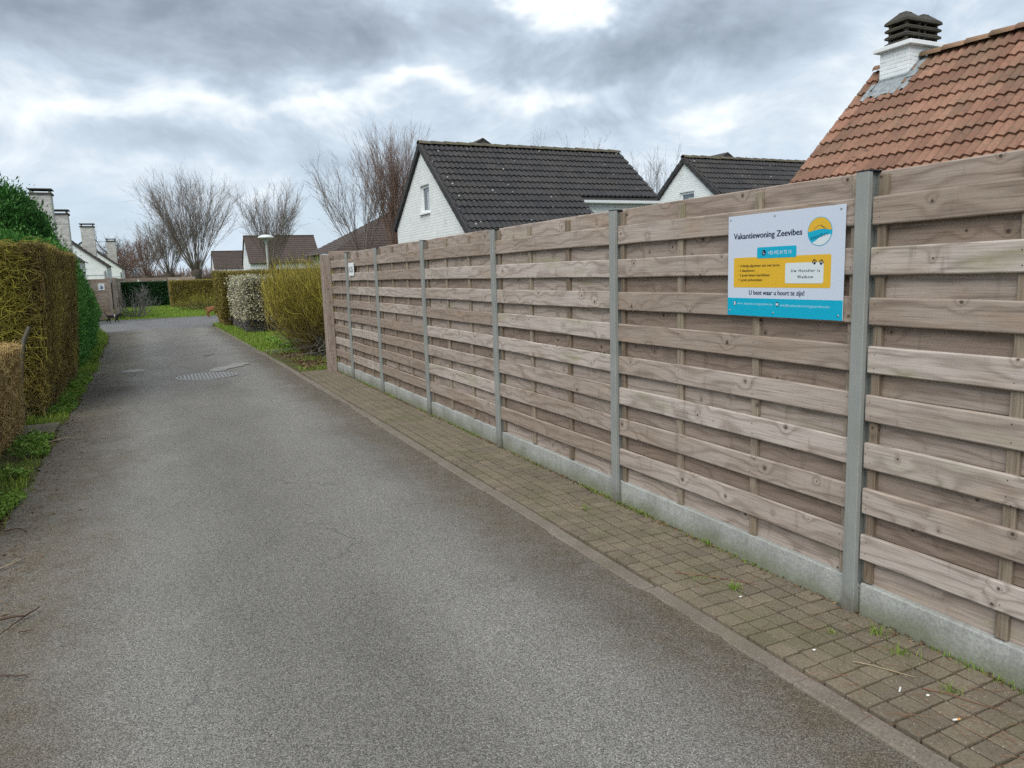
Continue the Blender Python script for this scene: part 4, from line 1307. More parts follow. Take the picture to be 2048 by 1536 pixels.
def side_house(x0, x1, yr, zr, run, sl, label, mat, white=True, group=None):
    """ridge along x, roof slope facing the camera"""
    h = thing('far_house', ((x0 + x1) / 2, yr, 0), label, 'house', group)
    ze = zr - sl * run
    MB().prism([(x0, yr - run + .1, 0), (x0, yr + run - .1, 0), (x0, yr + run - .1, ze + .02), (x0, yr, zr - .12), (x0, yr - run + .1, ze + .02)], (x1 - x0, 0, 0)).obj('wall', M_WBRICK if white else M_CONC, h)
    r = MB()
    for sg in (-1, 1):
        dn = Vector((0, sg, -sl)).normalized()
        stepped(r, (x0 - .12, yr, zr), (1, 0, 0), dn, x1 - x0 + .24, int((run + .2) * math.sqrt(1 + sl * sl) / .32), .32, .05)
    r.obj('roof', mat, h)
    MB().box(x0 - .13, x1 + .13, yr - .12, yr + .12, zr - .02, zr + .06).obj('ridge', mat, h)
    # small gable window
    MB().box(x0 - .02, x0 + .05, yr - .35, yr + .35, zr - 1.9, zr - 1.1).obj('window', M_GLASS, h)
    MB().box(x0 + .8, x0 + 1.9, yr - run + .06, yr - run + .14, 1.0, min(2.1, ze - .2)).obj('window', M_GLASS, h)
    return h


side_house(8.72, 15.25, 78.2, 5.85, 3.0, 0.86, 'far white gabled house with brown tiled roof behind the lamp', M_BRTILE)
side_house(8.6, 17.0, 119.0, 5.9, 3.2, 0.8, 'most distant dark roof left of the lamp house', M_BRTILE)
# brown roof seen through the willow: a hipped end towards the lane
bh = thing('hipped_house', (15.5, 46, 0), 'house with brown hipped roof behind the reddish willow', 'house')
MB().box(9.6, 22, 41.6, 49.5, 0, 2.95).obj('wall', M_WBRICK, bh)
r = MB()
for r_i in range(18):
    a = r_i / 18; b_ = (r_i + 1) / 18
    def rect(t_, o_=0): return [(9.0 + 5.2 * t_, 41.0 + 4.6 * t_, 2.95 + 2.75 * t_ + o_), (22.6, 41.0 + 4.6 * t_, 2.95 + 2.75 * t_ + o_), (22.6, 50.2 - 4.6 * t_, 2.95 + 2.75 * t_ + o_), (9.0 + 5.2 * t_, 50.2 - 4.6 * t_, 2.95 + 2.75 * t_ + o_)]
    lo, hi = rect(a, .035), rect(b_, 0)
    r.add(lo + hi, [(0, 1, 5, 4), (1, 2, 6, 5), (2, 3, 7, 6), (3, 0, 4, 7)])
    lo2 = rect(a, -.01)
    r.add(lo2 + lo, [(0, 1, 5, 4), (3, 0, 4, 7)])
r.obj('roof', M_BRTILE, bh)
# low pale building and a low yellow shed beyond the lawn hedge
lb = thing('low_building', (2, 96, 0), 'low white flat-roofed building far behind the dark green hedge', 'building')
MB().box(-1.2, 3.2, 94, 99, 0, 2.25).obj('wall', M_WTRIM, lb)
MB().box(-1.4, 3.4, 93.8, 99.2, 2.25, 2.42).obj('roof', M_BRTILE, lb)
for i in range(3):
    MB().box(-.9 + i * 1.35, .05 + i * 1.35, 93.96, 94.02, 1.2, 2.05).obj('window', M_GLASS, lb)
ys_ = thing('garden_shed', (7.2, 92, 0), 'low yellow shed behind the pollard willow trunks', 'shed')
MB().box(5.4, 8.6, 90, 93, 0, 2.0).obj('wall', plain('yellow_shed_paint', (0.42, 0.32, 0.10), .7), ys_)
MB().prism([(5.2, 89.8, 2.0), (8.8, 89.8, 2.0), (8.8, 89.8, 2.1), (7.0, 89.8, 2.75), (5.2, 89.8, 2.1)], (0, 3.4, 0)).obj('roof', M_BRTILE, ys_)
#@@PLANTS
# ================================================================== plants


def box_hedge_points(n, x0, x1, y0, y1, z0, z1, shell, g, faces):
    """random points near the given faces ('-y','+x','+z','in'), returns points and outward normals"""
    out, nr = [], []
    tot = sum(faces.values())
    for f, wgt in faces.items():
        k = int(n * wgt / tot)
        P = np.stack([g.uniform(x0, x1, k), g.uniform(y0, y1, k), g.uniform(z0, z1, k)], -1)
        dd = np.abs(g.normal(0, shell, k))
        N = np.zeros((k, 3))
        if f == '-y': P[:, 1] = y0 + dd; N[:, 1] = -1
        if f == '+y': P[:, 1] = y1 - dd; N[:, 1] = 1
        if f == '+x': P[:, 0] = x1 - dd; N[:, 0] = 1
        if f == '-x': P[:, 0] = x0 + dd; N[:, 0] = -1
        if f == '+z': P[:, 2] = z1 - dd; N[:, 2] = 1
        if f == 'in': N = nrm(g.normal(0, 1, (k, 3)))
        out.append(P); nr.append(N)
    return np.concatenate(out), np.concatenate(nr)


def clipbox(P, x0, x1, y0, y1, z1, g, soft=0.03):
    """shear the tips to the clipped planes, each a little differently"""
    n_ = len(P)
    j = lambda: g.normal(0, soft, (n_, 1))
    P[..., 0] = np.minimum(P[..., 0], x1 + j()); P[..., 0] = np.maximum(P[..., 0], x0 + j())
    P[..., 1] = np.maximum(P[..., 1], y0 + j()); P[..., 1] = np.minimum(P[..., 1], y1 + j())
    P[..., 2] = np.minimum(P[..., 2], z1 + j()); P[..., 2] = np.maximum(P[..., 2], 0.02)
    return P


def batter(P, k, z0=1.0):
    P[..., 0] += k * (P[..., 2] - z0)
    return P


def lump(P, amp, sc, ph=0.0):
    """slow unevenness of a clipped surface"""
    P[..., 0] += amp * np.sin(P[..., 1] * sc + ph) * np.sin(P[..., 2] * sc * 1.3 + 1.1 + ph)
    P[..., 2] += amp * .8 * np.sin(P[..., 1] * sc * .8 + 2 + ph) * np.sin(P[..., 0] * sc + ph)
    return P


def bare_hedge(name, label, x0, x1, y0, y1, z1, n_in, n_out, mats, seed, bat=0.0, faces=None, stems=14, tw=(.12, .30), outer=None, group=None, rad=(.0042, .0024), cat='hedge'):
    g = np.random.default_rng(seed)
    h = thing(name, ((x0 + x1) / 2, (y0 + y1) / 2, 0), label, cat, group)
    # woody stems
    S = np.stack([g.uniform(x0 + .25, x1 - .25, stems), np.linspace(y0 + .15, y1 - .2, stems) + g.normal(0, .05, stems), np.zeros(stems)], -1)
    P = grow(S, np.stack([g.normal(0, .15, stems), g.normal(0, .15, stems), np.ones(stems)], -1), z1 * .92, 8, 0.05, .16, g)
    P = clipbox(P, x0 + .3, x1 - .32, y0 + .12, y1 - .2, z1 - .1, g)
    ob = twig_obj('stem', batter(P.copy(), bat), g.uniform(.020, .036, stems), .008, mats[2], h, 6)
    # limbs
    k = stems * 16
    st, tg = along(P, g.integers(0, stems, k), g.uniform(.12, .98, k))
    B = grow(st, nrm(tg * .5 + g.normal(0, 1, (k, 3)) * np.array([1, 1, .45])), g.uniform(.4, .95, k), 7, .03, .26, g)
    B = clipbox(B, x0 + .2, x1 - .28, y0 + .2, y1 - .03, z1 - .03, g)
    twig_obj('branch', batter(B.copy(), bat), g.uniform(.008, .014, k), .004, mats[2], h, 4)
    # inner twigs
    pts, nn = box_hedge_points(n_in, x0 + .1, x1 - .06, y0 + .06, y1 - .05, .12, z1 - .05, .30, g, {'-y': .34, '+x': .36, '+z': .15, 'in': .15})
    T = grow(pts, nn * .5 + g.normal(0, .75, pts.shape), g.uniform(.2, .55, len(pts)), 5, .02, .30, g)
    T = clipbox(T, x0, x1, y0, y1, z1, g)
    twig_obj('twigs', batter(lump(T, .02, 2.3), bat), rad[0] * 1.2, rad[1], mats[0], h, 3)
    # outer shorn twigs
    fc = faces or {'-y': .3, '+x': .5, '+z': .2}
    pts, nn = box_hedge_points(n_out, x0, x1, y0, y1, .10, z1, .09, g, fc)
    T = grow(pts, nn * .8 + g.normal(0, .6, pts.shape), g.uniform(*tw, len(pts)), 3, .03, .28, g)
    T = clipbox(T, x0, x1, y0, y1, z1, g)
    ob = twig_obj('outer_twigs', batter(lump(T, .02, 2.3), bat), rad[0], rad[1], mats[1], h, 3)
    for q in h.children:
        if q.name.startswith(('twigs', 'outer_twigs', 'branch', 'stem')): q['kind'] = 'stuff'
    return h


def leaves_on(h, name, pts, nn, ln, wd, mat, g, spread=.7):
    return tag(leaf_obj(name, pts, nn + g.normal(0, spread, pts.shape), ln, wd, mat, h, 1.0, g), kind='stuff')


# ---- left side: tall bare hedge, low tan hedge in front of it
L_BUD = island('hedge_bud', [(0, (.10, .06, .025)), (.4, (.21, .15, .045)), (.75, (.28, .25, .05)), (1, (.38, .37, .08))], patch=.5)
H1 = bare_hedge('bare_hedge', 'tall clipped bare hedge with mossy yellow twigs and rusty side on the left', -4.2, -1.24, 10.75, 15.35, 2.12, 15000, 46000, (T_MOSS, T_RUST, T_DARK), 11, bat=.075, faces={'-y': .06, '+x': .66, '+z': .28}, stems=15)
g = np.random.default_rng(12)
# mossy arching twigs on the end facing the camera
k = 9500
pts = np.stack([g.uniform(-4.0, -1.35, k), 10.78 + np.abs(g.normal(0, .16, k)), g.uniform(.75, 2.1, k)], -1)
T = grow(pts, np.stack([g.normal(0, 1, k), g.normal(-.25, .35, k), g.normal(.12, .45, k)], -1), g.uniform(.15, .42, k), 6, .0, .22, g)
T = clipbox(T, -4.2, -1.22, 10.62, 15, 2.15, g)
tag(twig_obj('mossy_twigs', batter(T, .075), .0046, .0024, T_MOSS, H1, 4), kind='stuff')
pts, nn = box_hedge_points(26000, -4.2, -1.22, 10.72, 15.4, .12, 2.14, .05, g, {'-y': .12, '+x': .60, '+z': .28})
leaves_on(H1, 'buds', batter(lump(pts, .02, 2.3), .075), nn, g.uniform(.010, .024, len(pts)), g.uniform(.006, .014, len(pts)), L_BUD, g, .9)
# the two old trunks at the end of the hedge
for i, (x, y, lean) in enumerate(((-1.52, 10.45, .02), (-1.72, 10.7, -.12))):
    P = grow(np.array([[x, y, -.02]]), np.array([[lean, .10, 1]]), 1.2, 8, .0, .07, g)
    tag(twig_obj('trunk', P, .046 - i * .008, .024, T_DARK, H1, 8))
H2 = bare_hedge('low_hedge', 'low clipped tan hedge at the left edge in front of the tall hedge', -3.2, -1.40, 5.2, 10.02, 0.98, 12000, 30000, (T_RUST, T_TAN, T_DARK), 21, bat=.03, stems=14, tw=(.10, .22), faces={'-y': .05, '+x': .55, '+z': .30, '+y': .10}, rad=(.0036, .002))

# ---- conifers behind it


def conifer(name, label, ell, n_, mat, seed, ln=(.10, .22), cat='hedge', group=None, stem=True):
    """foliage sprays on lumpy ellipsoid / box shells; ell list of (cx,cy,cz,rx,ry,rz,power)"""
    g = np.random.default_rng(seed)
    c0 = ell[0]
    h = thing(name, (c0[0], c0[1], 0), label, cat, group)
    PP, NN = [], []
    for (cx, cy, cz, rx, ry, rz, pw) in ell:
        k = int(n_ / len(ell))
        v = nrm(g.normal(0, 1, (k, 3)))
        m_ = (np.abs(v) ** pw).sum(1, keepdims=True) ** (1 / pw)
        s = v / m_
        r = (1 - np.abs(g.normal(0, .10, (k, 1))) + .10 * (g.uniform(0, 1, (k, 1)) > .93)) * (1 + .06 * np.sin(v[:, :1] * 7 + v[:, 2:3] * 9 + seed) + .04 * np.sin(v[:, 1:2] * 13 + seed))
        PP.append(np.array([cx, cy, cz]) + s * r * np.array([rx, ry, rz])); NN.append(nrm(s / np.array([rx, ry, rz])))
    P, N = np.concatenate(PP), np.concatenate(NN)
    keep = P[:, 2] > .03
    P, N = P[keep], N[keep]
    A = nrm(N * .7 + np.array([0, 0, .55]) + g.normal(0, .38, P.shape))
    L = g.uniform(*ln, len(P))
    tag(leaf_obj('foliage', P, A, L, L * .34, mat, h, 1.0, g), kind='stuff')
    if stem:
        s = np.array([[e[0], e[1], -.02] for e in ell])
        Q = grow(s, np.array([[0, 0, 1.0]] * len(s)), [e[2] + e[5] * .8 for e in ell], 8, .0, .04, g)
        tag(twig_obj('trunk', Q, .06, .012, T_BARK, h, 7), kind='stuff')
        k = 60 * len(ell)
        st, tg = along(Q, g.integers(0, len(s), k), g.uniform(.1, .95, k))
        B = grow(st, g.normal(0, 1, (k, 3)) * np.array([1, 1, .25]) + np.array([0, 0, .15]), g.uniform(.4, .9, k) * np.mean([e[3] for e in ell]), 5, .03, .12, g)
        tag(twig_obj('branch', B, .010, .003, T_BARK, h, 3), kind='stuff')
    return h


conifer('conifer_tree', 'dark green conifer standing tall behind the bare hedge', [(-3.2, 18.2, 1.75, 1.50, 1.5, 2.0, 4.0), (-2.65, 18.4, 1.7, 1.0, 1.3, 1.85, 3.0), (-2.4, 18.0, 1.4, .75, 1.2, 1.6, 3.0)], 120000, L_CON, 31, cat='tree', ln=(.04, .11))
conifer('conifer_hedge', 'narrow bright green conifer hedge just past the bare hedge', [(-2.05, 16.3, 1.2, .90, .75, 1.34, 4), (-2.05, 17.7, 1.2, .86, .8, 1.28, 4), (-2.1, 19.2, 1.1, .84, .85, 1.20, 4), (-2.1, 20.7, 1.0, .80, .85, 1.08, 4)], 80000, L_CON2, 32, ln=(.035, .085))
conifer('low_conifer', 'low rounded green conifer bush beside the grass verge', [(-2.05, 22.6, .72, .66, .9, .78, 2.6), (-2.15, 24.6, .80, .70, 1.1, .82, 2.6), (-2.25, 27.0, .80, .72, 1.2, .84, 2.6)], 32000, L_CON2, 33, cat='bush', ln=(.05, .11))

# ---- right side: yellow-twigged shrub, blossoming shrub, clipped hedge


def shoots_shrub(name, label, cx, cy, rx, ry, z1, n_, mat, seed, cat='shrub', r0=.0075, spread=.55, clip=None, side=9):
    g = np.random.default_rng(seed)
    h = thing(name, (cx, cy, 0), label, cat)
    k = n_
    a = g.uniform(0, 2 * np.pi, k); q = np.sqrt(g.uniform(0, 1, k))
    S = np.stack([cx + np.cos(a) * q * rx * .55, cy + np.sin(a) * q * ry * .55, np.zeros(k)], -1)
    D = np.stack([np.cos(a) * q * spread * rx / z1 * 1.7, np.sin(a) * q * spread * ry / z1 * 1.7, np.ones(k)], -1) + g.normal(0, .10, (k, 3))
    P = grow(S, D, g.uniform(.80, 1.06, k) * z1, 8, .05, .10, g)
    if clip is not None: P = clip(P)
    tag(twig_obj('stem', P, g.uniform(r0 * .8, r0 * 1.4, k), .003, mat, h, 4), kind='stuff')
    m_ = k * side
    st, tg = along(P, g.integers(0, k, m_), g.uniform(.18, 1, m_) ** .8)
    B = grow(st, tg * .85 + g.normal(0, .48, (m_, 3)) + np.array([0, 0, .25]), g.uniform(.20, .58, m_), 5, .10, .13, g)
    if clip is not None: B = clip(B)
    tag(twig_obj('twigs', B, .0050, .0024, mat, h, 3), kind='stuff')
    return h, P, B


g = np.random.default_rng(41)
YS, P, B = shoots_shrub('yellow_twig_shrub', 'yellow-green leafless twig shrub beside the end of the fence', 3.62, 16.5, 1.45, 2.4, 1.86, 520, T_YEL, 41, side=22, clip=lambda P: clipbox(P, 2.25, 5.2, 13.9, 19.3, 2.08, g, .06))
# tangled dead stems at its foot
k = 150
S = np.stack([g.uniform(2.75, 4.2, k), g.uniform(14.3, 16.6, k), g.uniform(.02, .35, k)], -1)
T = grow(S, np.stack([g.normal(0, 1, k), g.normal(-.2, .8, k), g.normal(.35, .3, k)], -1), g.uniform(.4, 1.1, k), 7, .0, .22, g)
T[..., 2] = np.maximum(T[..., 2], .01)
tag(twig_obj('dead_stems', T, .0055, .003, T_GREY, YS, 4), kind='stuff')

WS = bare_hedge('blossom_shrub', 'shrub covered in small cream white blossom beside the yellow one', 2.50, 4.2, 23.6, 29.0, 1.62, 6000, 6000, (T_GREY, T_GREY, T_BARK), 51, stems=9, faces={'-y': .4, '-x': .4, '+z': .2}, rad=(.006, .004), cat='shrub')
g = np.random.default_rng(52)
pts, nn = box_hedge_points(13000, 2.38, 4.2, 23.4, 29.2, .40, 1.74, .16, g, {'-y': .38, '-x': .40, '+z': .22})
pts = lump(lump(pts, .10, 2.9), .06, 6.1, 1.0)
kp = (np.sin(pts[:, 1] * 5.3 + 1) * np.sin(pts[:, 2] * 6.1) + np.sin(pts[:, 0] * 7 + pts[:, 1] * 3) * .5 + g.normal(0, .5, len(pts))) > -.45
pts, nn = pts[kp], nn[kp]
leaves_on(WS, 'blossom', pts, nn, g.uniform(.03, .07, len(pts)), g.uniform(.025, .05, len(pts)), L_BLOSSOM, g, 1.2)
pts, nn = box_hedge_points(7000, 2.6, 4.2, 23.5, 27.6, .2, 1.66, .2, g, {'-y': .4, '-x': .4, '+z': .2})
leaves_on(WS, 'foliage', pts, nn, .06, .03, L_OLIVE, g, 1.2)
OH = bare_hedge('olive_hedge', 'clipped olive brown hedge behind the blossoming shrub', 2.25, 7.5, 27.9, 31.0, 1.92, 9000, 9000, (T_MOSS, T_RUST, T_BARK), 61, stems=14, faces={'-y': .4, '-x': .4, '+z': .2}, rad=(.007, .005))
pts, nn = box_hedge_points(26000, 2.15, 7.5, 27.8, 31.0, .35, 1.95, .12, g, {'-y': .42, '-x': .36, '+z': .22})
leaves_on(OH, 'foliage', lump(pts, .06, 2.2), nn, .055, .032, L_OLIVE, g, 1.0)
OH2 = bare_hedge('brown_hedge', 'brown twig hedge top between blossom shrub and yellow shrub', 4.3, 8.0, 20.0, 27.0, 1.85, 6000, 7000, (T_RUST, T_RUST, T_BARK), 62, stems=12, faces={'-y': .35, '-x': .35, '+z': .3}, rad=(.007, .005))

# ---- across the street
DH = thing('evergreen_hedge', (-.8, 60, 0), 'dark green clipped evergreen hedge behind the lawn', 'hedge')
g = np.random.default_rng(71)
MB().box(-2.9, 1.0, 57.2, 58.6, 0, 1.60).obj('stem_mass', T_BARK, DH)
pts, nn = box_hedge_points(30000, -3.0, 1.1, 57.0, 58.8, .03, 1.70, .06, g, {'-y': .62, '+z': .22, '+x': .08, '-x': .08})
leaves_on(DH, 'foliage', lump(pts, .03, 2), nn, .09, .05, L_DARKH, g, .8)
BH = bare_hedge('leafless_hedge', 'brown leafless hedge at the back of the lawn, right half', 1.15, 6.5, 52.6, 55.2, 1.70, 9000, 9000, (T_MOSS, T_RUST, T_BARK), 72, stems=14, faces={'-y': .6, '-x': .15, '+z': .25}, rad=(.010, .007))
pts, nn = box_hedge_points(9000, 1.15, 6.5, 52.5, 55.2, .5, 1.72, .12, g, {'-y': .6, '+z': .4})
leaves_on(BH, 'foliage', pts, nn, .07, .045, L_OLIVE, g, 1.0)
SB, P, B = shoots_shrub('small_shrub', 'small leafless multi-stem shrub on the lawn by the wooden gate', -.86, 39.6, .85, .85, 1.15, 34, T_GREY, 73, r0=.014, spread=.8, side=10)
st_ = shoots_shrub('standard_tree', 'thin young tree with a small bare round head on the lawn', -.35, 40.3, .05, .05, 1.25, 2, T_GREY, 74, r0=.02, side=2, cat='tree')[0]
gg = np.random.default_rng(75)
S = np.array([[-.35, 40.3, 1.0]] * 40)
T = grow(S, gg.normal(0, .75, (40, 3)) + np.array([0, 0, .9]), gg.uniform(.35, .7, 40), 6, .0, .15, gg)
tag(twig_obj('crown', T, .010, .005, T_GREY, st_, 4), kind='stuff')
FB_, P, B = shoots_shrub('arching_bush', 'spreading arching bush in front of the leafless hedge by the street', 3.05, 46.5, 1.9, 1.3, 1.05, 130, T_MOSS, 76, r0=.013, spread=1.5, side=9, cat='bush')


# ---- bare trees


def pollard(name, label, x, y, zh, top, nsh, mat, seed, cone=.55, rt=.30, lean=(0, 0), group='bare pollard willows', r0=.035, twn=13, spread=1.0, rs=1.0):
    g = np.random.default_rng(seed)
    h = thing(name, (x, y, 0), label, 'tree', group)
    t_ = MB()
    n_ = 10
    prof = [(rt * 1.25, -.1), (rt, zh * .25), (rt * .92, zh * .6), (rt * 1.15, zh * .85), (rt * 1.55, zh), (rt * 1.2, zh + .22), (.01, zh + .32)]
    t_.lathe(prof, (x, y, 0), n_)
    tv = np.array(t_.v); tv += g.normal(0, rt * .09, tv.shape); t_.v = [tuple(q) for q in tv]
    t_.obj('trunk', T_BARK, h, smooth=True)
    a = g.uniform(0, 2 * np.pi, nsh); q = g.uniform(0, 1, nsh) ** .6
    S = np.stack([x + np.cos(a) * q * rt * 1.1, y + np.sin(a) * q * rt * 1.1, zh + g.uniform(0, .25, nsh)], -1)
    D = np.stack([np.cos(a) * q * cone * 1.5 + lean[0], np.sin(a) * q * cone * 1.5 + lean[1], np.ones(nsh)], -1)
    L = (top - zh) * g.uniform(.55, .92, nsh) * (1 + .08 * q)
    P = grow(S, D, L, 11, .035, .055, g)
    twig_obj('limbs', P, g.uniform(r0 * .6, r0 * 1.3, nsh), .006 * rs, mat, h, 4)['kind'] = 'stuff'
    k = nsh * twn
    st, tg = along(P, g.integers(0, nsh, k), g.uniform(.22, 1, k) ** .75)
    B = grow(st, tg + g.normal(0, .33, (k, 3)) * spread, g.uniform(.10, .27, k) * (top - zh), 6, .05, .10, g)
    twig_obj('branches', B, .012 * rs, .006 * rs, mat, h, 3)['kind'] = 'stuff'
    m_ = k * 3
    st, tg = along(B, g.integers(0, k, m_), g.uniform(.2, 1, m_))
    C_ = grow(st, tg + g.normal(0, .38, (m_, 3)) * spread, g.uniform(.05, .13, m_) * (top - zh), 4, .06, .12, g)
    twig_obj('twigs', C_, .0075 * rs, .0045 * rs, mat, h, 3)['kind'] = 'stuff'
    return h


pollard('pollard_willow', 'largest fan-shaped bare willow left of the lamp', 3.45, 65.5, 2.35, 9.7, 64, T_WIL, 81, cone=.46, lean=(-.03, 0), r0=.028, rs=.7, twn=20)
pollard('pollard_willow', 'second bare willow just left of the largest one, lower and rounder', 1.55, 70, 2.2, 6.6, 46, T_WIL, 82, cone=.55, r0=.024, rs=.8, twn=16)
pollard('pollard_willow', 'small reddish bare willow at the left end of the willow row', -.1, 82, 2.1, 6.2, 44, T_WRED, 83, cone=.50, r0=.026, rs=.8)
pollard('pollard_willow', 'distant low reddish willow beyond the left row houses', -2.3, 95, 2.0, 5.4, 40, T_WRED, 84, cone=.45, r0=.026, rs=.8)
pollard('pollard_willow', 'bare willow rising behind the lamp and far gabled house', 9.75, 69.0, 2.4, 9.4, 46, T_WIL, 85, cone=.42, r0=.026, rs=.75, twn=18)
pollard('pollard_willow', 'spreading bare willow left of the white house with thin dark limbs', 10.1, 39.2, 2.5, 7.9, 30, T_WIL, 86, cone=.44, lean=(-.12, 0), r0=.022, rs=.55)
pollard('pollard_willow', 'dense upright reddish willow touching the white house gable', 11.9, 38.2, 2.3, 8.6, 95, T_WRED, 87, cone=.20, r0=.020, twn=11, rs=.55, spread=.6)
pollard('pollard_willow', 'bare treetop just showing above the centre house ridge', 23.6, 40.4, 3.0, 9.3, 18, T_WIL, 88, cone=.30, r0=.018, rs=.5)
pollard('pollard_willow', 'slim bare tree in the gap between the two dark-roofed houses', 27.9, 38.2, 2.8, 8.2, 18, T_WIL, 89, cone=.20, r0=.018, rs=.5)
pollard('pollard_willow', 'bare treetop just showing above the right dark roof', 33.0, 36.0, 3.0, 7.5, 24, T_WIL, 90, cone=.4, r0=.016, rs=.5)


def round_tree(name, label, x, y, top, seed):
    g = np.random.default_rng(seed)
    h = thing(name, (x, y, 0), label, 'tree')
    P = grow(np.array([[x, y, -.1]]), np.array([[0, 0, 1.0]]), top * .55, 7, .0, .04, g)
    twig_obj('trunk', P, .28, .16, T_GREY, h, 8)
    k = 40
    st, tg = along(P, np.zeros(k, int), g.uniform(.45, 1, k))
    L1 = grow(st, g.normal(0, .9, (k, 3)) + np.array([0, 0, .55]), top * g.uniform(.32, .50, k), 7, .02, .12, g)
    twig_obj('limbs', L1, .10, .03, T_GREY, h, 5)['kind'] = 'stuff'
    st, tg = along(L1, g.integers(0, k, 420), g.uniform(.3, 1, 420))
    L2 = grow(st, tg + g.normal(0, .5, (420, 3)), top * g.uniform(.10, .2, 420), 6, .03, .14, g)
    twig_obj('branches', L2, .03, .012, T_GREY, h, 3)['kind'] = 'stuff'
    st, tg = along(L2, g.integers(0, 420, 2400), g.uniform(.2, 1, 2400))
    L3 = grow(st, tg + g.normal(0, .5, (2400, 3)), top * g.uniform(.04, .1, 2400), 4, .03, .14, g)
    twig_obj('twigs', L3, .014, .008, T_GREY, h, 3)['kind'] = 'stuff'
    return h


round_tree('bare_tree', 'round-crowned bare tree behind the left row house chimneys', -3.3, 104, 8.4, 95)
# far bushes closing the view at the horizon: one brown-grey mass of scrub
g = np.random.default_rng(97)
k = 6500
S = np.stack([g.uniform(-14, 46, k), g.uniform(108, 150, k), np.zeros(k)], -1)
T = grow(S, g.normal(0, .25, (k, 3)) + np.array([0, 0, 1]), g.uniform(1.8, 4.2, k), 4, .0, .1, g)
fs = twig_obj('scrub', T, .05, .02, T_WRED, None, 3)
tag(fs, 'far-off reddish brown scrub along the horizon', 'scrub', kind='stuff')

# ---- grass and weeds
def scatter_in(poly_fn, n_, x0, x1, y0, y1, g):
    X = g.uniform(x0, x1, n_); Y = g.uniform(y0, y1, n_)
    m_ = poly_fn(X, Y)
    return X[m_], Y[m_]


g = np.random.default_rng(101)
patchy = lambda X, Y, s, t_: (np.sin(X * 2.1 * s + 1.3) + np.sin(Y * 1.7 * s + X * 1.1 * s) + np.sin(Y * 3.9 * s + 2) * .6 + g.normal(0, .45, len(X))) > t_
X, Y = scatter_in(lambda X, Y: (X > 1.95 - np.maximum(0, Y - 14) * .011 + .24 + g.normal(0, .05, len(X))) & (Y > 17.6 + g.normal(0, .4, len(X))) & ((X < 3.0) | (Y > 20)), 34000, 1.9, 4.4, 16.5, 30.6, g)
tag(link(bpy.data.objects.new('verge_grass', blades_mesh('verge_grass', X, Y, -.012, g.uniform(.05, .15, len(X)), g.uniform(.006, .011, len(X)), L_GRASS, .6, g))), 'green grass below the blossoming shrub on the right verge', 'grass', kind='stuff')
X, Y = scatter_in(lambda X, Y: patchy(X, Y, 2.0, .5) & (X > 2.28), 9000, 2.2, 3.6, 13.5, 17.6, g)
tag(link(bpy.data.objects.new('sparse_grass', blades_mesh('sparse_grass', X, Y, -.012, g.uniform(.03, .08, len(X)), .007, L_GRASS, .8, g))), 'sparse grass on bare soil beside the end of the fence', 'grass', kind='stuff')
X, Y = scatter_in(lambda X, Y: (X < -1.12 - .012 * np.maximum(0, Y - 12) - np.where(Y > 24, (Y - 24) ** 2 * .010, 0) + g.normal(0, .03, len(X))), 26000, -2.2, -1.0, 17.5, 32.5, g)
tag(link(bpy.data.objects.new('left_verge_grass', blades_mesh('left_verge_grass', X, Y, -.012, g.uniform(.04, .13, len(X)), g.uniform(.006, .011, len(X)), L_GRASS, .6, g))), 'yellowish grass strip below the conifers on the left', 'grass', kind='stuff')
X, Y = scatter_in(lambda X, Y: Y > 38.25 + .0 * X, 42000, -2.0, 9.0, 38.2, 57, g)
tag(link(bpy.data.objects.new('lawn_grass', blades_mesh('lawn_grass', X, Y, .004, g.uniform(.05, .12, len(X)), .018, L_GRASS, .6, g))), 'mown green lawn across the street', 'grass', kind='stuff')
# leafy ground cover along the foot of the hedges
k = 10000
Yw = g.uniform(4.2, 15.6, k)
clump = (np.sin(Yw * 2.3) + np.sin(Yw * 5.1 + 1) * .7) > -.35
cut = ~((Yw > 9.35) & (Yw < 10.35))
Xw = -1.06 - np.abs(g.normal(0, .15, k)) + .04 * np.sin(Yw * 4)
m_ = clump & cut & (Xw > -1.75)
Xw, Yw = Xw[m_], Yw[m_]
hgt = np.clip(.05 + .10 * np.exp(-((Xw + 1.3) / .12) ** 2) * g.uniform(.3, 1, len(Xw)), .02, .2) * g.uniform(.3, 1, len(Xw))
P = np.stack([Xw, Yw, hgt], -1)
o = leaf_obj('ground_cover', P, np.stack([g.normal(.3, 1, len(P)), g.normal(0, 1, len(P)), g.normal(.15, .35, len(P))], -1), g.uniform(.022, .052, len(P)), g.uniform(.016, .034, len(P)), L_WEED, None, .35, g)
tag(o, 'leafy green ground cover along the foot of the left hedges', 'weeds', kind='stuff')
X, Y = scatter_in(lambda X, Y: (X < -1.05 + .03 * np.sin(Y * 4) + g.normal(0, .03, len(X))) & ~((Y > 9.4) & (Y < 10.3)) & ((np.sin(Y * 1.9 + 1) + g.normal(0, .8, len(Y))) > .15), 15000, -1.5, -.95, 4.0, 17.5, g)
tag(link(bpy.data.objects.new('hedge_foot_grass', blades_mesh('hedge_foot_grass', X, Y, -.012, g.uniform(.04, .12, len(X)), g.uniform(.004, .008, len(X)), L_GRASS, .7, g))), 'thin bright grass at the foot of the left hedges', 'grass', kind='stuff')
k = 2200
P = np.stack([2.62 + np.abs(g.normal(0, .3, k)), g.uniform(17.4, 20.5, k), g.uniform(.02, .14, k)], -1)
o = leaf_obj('leafy_weeds', P, g.normal(0, 1, (k, 3)) * np.array([1, 1, .4]), .06, .045, L_WEED, None, .4, g)
tag(o, 'bright leafy weeds between grass and yellow shrub', 'weeds', kind='stuff')
